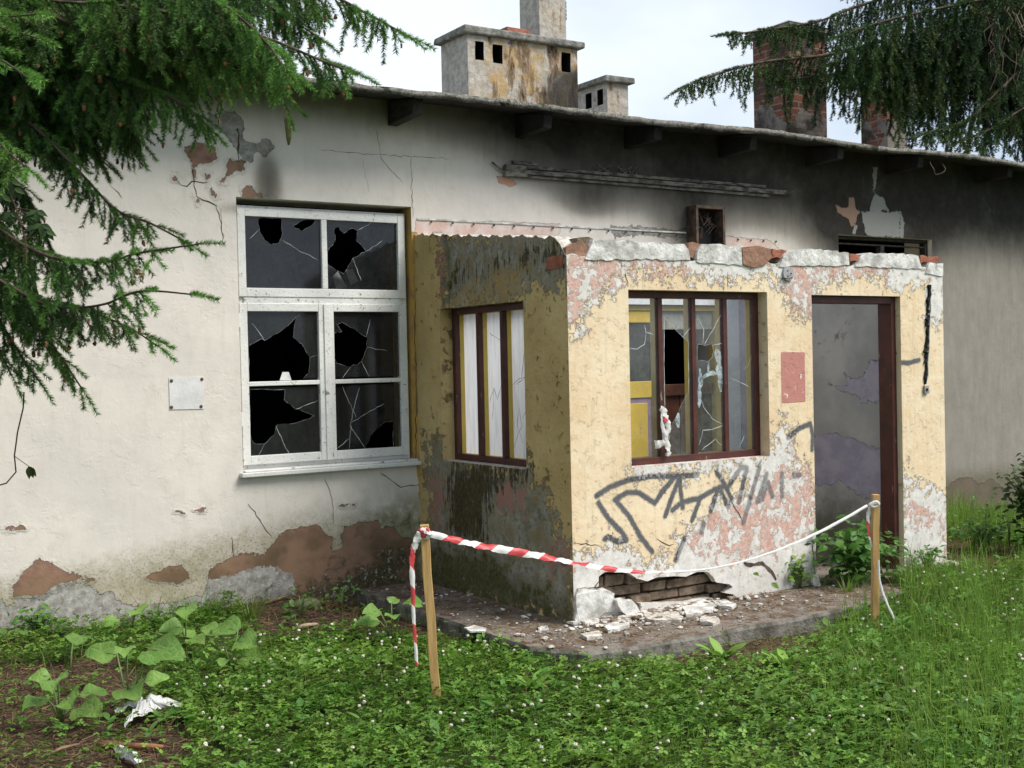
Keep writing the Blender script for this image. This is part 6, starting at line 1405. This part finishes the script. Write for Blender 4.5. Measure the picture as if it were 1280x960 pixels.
# other sides of the tree, so that it stands complete
for i in range(22):
    a_ = rnd.uniform(0, 6.283); hz = rnd.uniform(2.6, 11.5)
    dx, dy = math.cos(a_), math.sin(a_)
    if dx*R_[0]+dy*R_[1] > -.1 and hz < 7: continue
    L = (12.6-hz)*.24+.5; bx_ = [(TB[0], TB[1], hz), (TB[0]+dx*L*.5, TB[1]+dy*L*.5, hz-.05*L), (TB[0]+dx*L, TB[1]+dy*L, hz-.25*L)]
    sp.branch(bx_, .016, cur(.5, .2), .2, .09, .12, .5, .11, 0, upshoot=False)
sp.done()
# green cone and needles
q = Vector(at(359, 140, 4.35)); m = MB(); m.tube([q, q+Vector((0, 0, -.03)), q+Vector((.004, 0, -.09)), q+Vector((.002, 0, -.118))], [.006, .012, .010, .003], 9); m.build('cone', simple('green_brown_cone', (.05, .08, .02), (.14, .13, .05), 60, .7, bump=.004, bsc=120), sp.root, smooth=True)
TB2 = (11.4, 1.2, -.1); TBs, TB = TB, TB2
sp2 = Spruce('spruce_tree', TB2, 15, .26, 'far dark spruce whose drooping branches cover the brick chimney at right', .034, .0085, 520, M_needr)
S2 = [(5.2, [(1420, -20), (1290, 5), (1215, 22), (1118, 47), (1036, 68), (957, 77), (888, 95), (843, 116)], 14.5, 12.9, (1.3, .25), .045, .3),
      (5.5, [(1420, -60), (1290, -30), (1150, -12), (1071, 8), (1021, 27), (938, 40), (906, 43)], 14.6, 13.2, (.9, .2), .04, .3),
      (5.8, [(1400, -90), (1290, -70), (1180, -50), (1090, -40), (1040, -20)], 14.8, 13.8, (1.0, .4), .04, .15),
      (5.0, [(1400, 0), (1300, 20), (1230, 35), (1150, 60), (1090, 80), (1060, 95)], 14.9, 14.0, (1.1, .6), .04, .12),
      (5.0, [(1400, 20), (1300, 40), (1200, 60), (1100, 85), (1020, 95), (975, 100)], 14.2, 13.4, (.8, .45), .035, .2),
      (4.7, [(1400, 50), (1330, 70), (1283, 83), (1251, 111), (1208, 150), (1154, 168)], 14.2, 13.2, (.7, .2), .035, .2),
      (4.6, [(1400, 90), (1330, 110), (1280, 135), (1240, 160), (1200, 178)], 14.0, 13.3, (.5, .3), .03, .2),
      (5.6, [(1400, -60), (1340, -40), (1270, -20), (1230, 0), (1190, 30)], 15, 14.4, (1.0, .6), .03, .12),
      (5.1, [(1400, -20), (1330, 20), (1290, 60), (1270, 100)], 15, 14.6, (.6, .4), .03, .12)]
S2 += [(5.2, [(1420, 0), (1290, 25), (1200, 45), (1100, 60), (1040, 80)], 14.2, 13.2, (1.5, .9), .035, .25), (4.9, [(1420, 60), (1320, 70), (1230, 95), (1160, 110), (1110, 120)], 14.4, 13.6, (1.0, .6), .03, .2),
       (5.4, [(1420, -40), (1300, -15), (1200, 5), (1110, 25), (1050, 45)], 14.0, 13.0, (1.3, .8), .035, .25), (4.7, [(1420, 100), (1340, 110), (1290, 130), (1250, 150)], 14.4, 13.8, (.8, .5), .03, .15)]
for hz, pxs, d0, d1, (c0, c1), rd, tc_ in S2: sp2.branch(path(hz, pxs, d0, d1), rd, cur(c0*1.15, c1*1.3), tc_, .070, .15, .25, .036, 0, start=.12)
for i in range(34):
    a_ = rnd.uniform(0, 6.283); hz = rnd.uniform(3.5, 14); dx, dy = math.cos(a_), math.sin(a_)
    if dx < -.2 and hz < 9: continue
    L = (15-hz)*.27+.6; sp2.branch([(TB2[0], TB2[1], hz), (TB2[0]+dx*L*.5, TB2[1]+dy*L*.5, hz-.05*L), (TB2[0]+dx*L, TB2[1]+dy*L, hz-.22*L)], .03, cur(.7, .3), .2, .16, .2, .5, .16, 0, upshoot=False)
sp2.done()
# bare dead twigs at the right edge
m = MB()
for i in range(30):
    p = Vector(at(rnd.uniform(1235, 1290), rnd.uniform(-5, 60), 13.6)); pts = [p]
    for j in range(5): pts.append(pts[-1]+Vector((rnd.gauss(0, .07), rnd.gauss(0, .05), -rnd.uniform(.05, .16))))
    m.tube(pts, [.006, .005, .004, .003, .002, .001], 4, 0, False)
m.build('dead_twigs', simple('pale_dead_twig', (.16, .12, .09), (.28, .22, .17), 9, bump=0), sp2.root)
# creeper at the left edge
q = [Vector(at(x, y, 4.5)) for x, y in [(30, 490), (29, 510), (22, 540), (18, 570), (20, 590), (8, 604), (-20, 612)]]
root = empty('hanging_creeper', tuple(q[-1]), 'thin bare creeper stem dangling below the spruce at the left edge', 'creeper'); m = MB(); m.tube(q, .0028, 5); m.build('stem', M_twig, root, smooth=True)
m = MB(); e = Vector(at(36, 583, 4.5)); m.tube([q[3], e], .0015, 4)
for k in range(3): leaf(m, e, (rnd.uniform(-.3, 1), 0, rnd.uniform(-1, .1)), (-F_[0], -F_[1], .5), .05, .022, OVATE, .2)
m.build('leaf', M_shrub, root, smooth=True)
b_ = at(30, 330, 4.25); root = empty('wild_vine', tuple(b_), 'creeper with lobed dark leaves climbing through the spruce at the left edge', 'creeper'); fm = MB(); sm = MB()
st = [Vector(at(x, y, 4.25)) for x, y in [(10, 190), (8, 230), (20, 260), (32, 300), (33, 330)]]; sm.tube(st, .003, 5)
for (x, y) in [(5, 205), (14, 225), (3, 245), (36, 268), (46, 263), (52, 280), (12, 265), (58, 288), (44, 282), (18, 235)]:
    c = Vector(at(x, y, 4.25)); sm.tube([min(st, key=lambda p: (p-c).length), c], .0015, 4)
    for k in range(5):
        a_ = -1.57+(k-2)*.55; leaf(fm, c, R_*math.cos(a_)+U_*math.sin(a_)+F_*rnd.uniform(-.3, .3), (-F_[0], -F_[1], .4), .045, .02, OVATE, .3)
setvar(fm.build('foliage', M_shrub, root, smooth=True)); sm.build('stem', M_twig, root)
# mixed weeds and dead stems through the lawn
def wcond(X, Y):
    x, y, w_ = px_of(X, Y); return (~in_house(X, Y)) & (w_ > .5) & (rs.rand(len(X)) < (.25+.75*(vnoise(X, Y, 1.9) > .1))*(.25+.75*lawn_mask(X, Y)))
X, Y = scatter(2600, (-3.8, 5.0), (-5.4, -.15), wcond); fm = MB()
for x, y in zip(X, Y):
    z = float(gz(x, y)); k = rnd.randint(3, 6); L0_ = rnd.uniform(.035, .10)*(1.3 if x > .5 else 1); hh = rnd.uniform(.02, .10); a0_ = rnd.random()*6
    for i in range(k):
        a_ = a0_+i*2.4; leaf(fm, (x, y, z+hh*(.4+.6*i/k)), (math.cos(a_), math.sin(a_), rnd.uniform(.2, 1.1)), (0, 0, 1), L0_*rnd.uniform(.6, 1.1), L0_*rnd.uniform(.28, .45), (OVATE if rnd.random() < .5 else LANCE)[::1], rnd.uniform(.2, .7), .2)
o = fm.build('lawn_weeds', M_bush, smooth=True); setvar(o, .2, 1); tag(o, 'assorted small broad-leaved weeds mixed through the clover', 'weeds', kind='stuff')
X, Y = scatter(5200, (-3.8, 5.0), (-5.4, -.15), wcond); V6, F6, a6 = blades(X, Y, rs.uniform(.06, .22, len(X)), .0028, lean=1.3)
tag(np_obj('dead_stems', V6, F6, M_litter, attrs={'var': np.clip(a6+.4, 0, 1)}), kind='stuff', label='dry straw coloured stems lying through the grass', cat='dry grass')
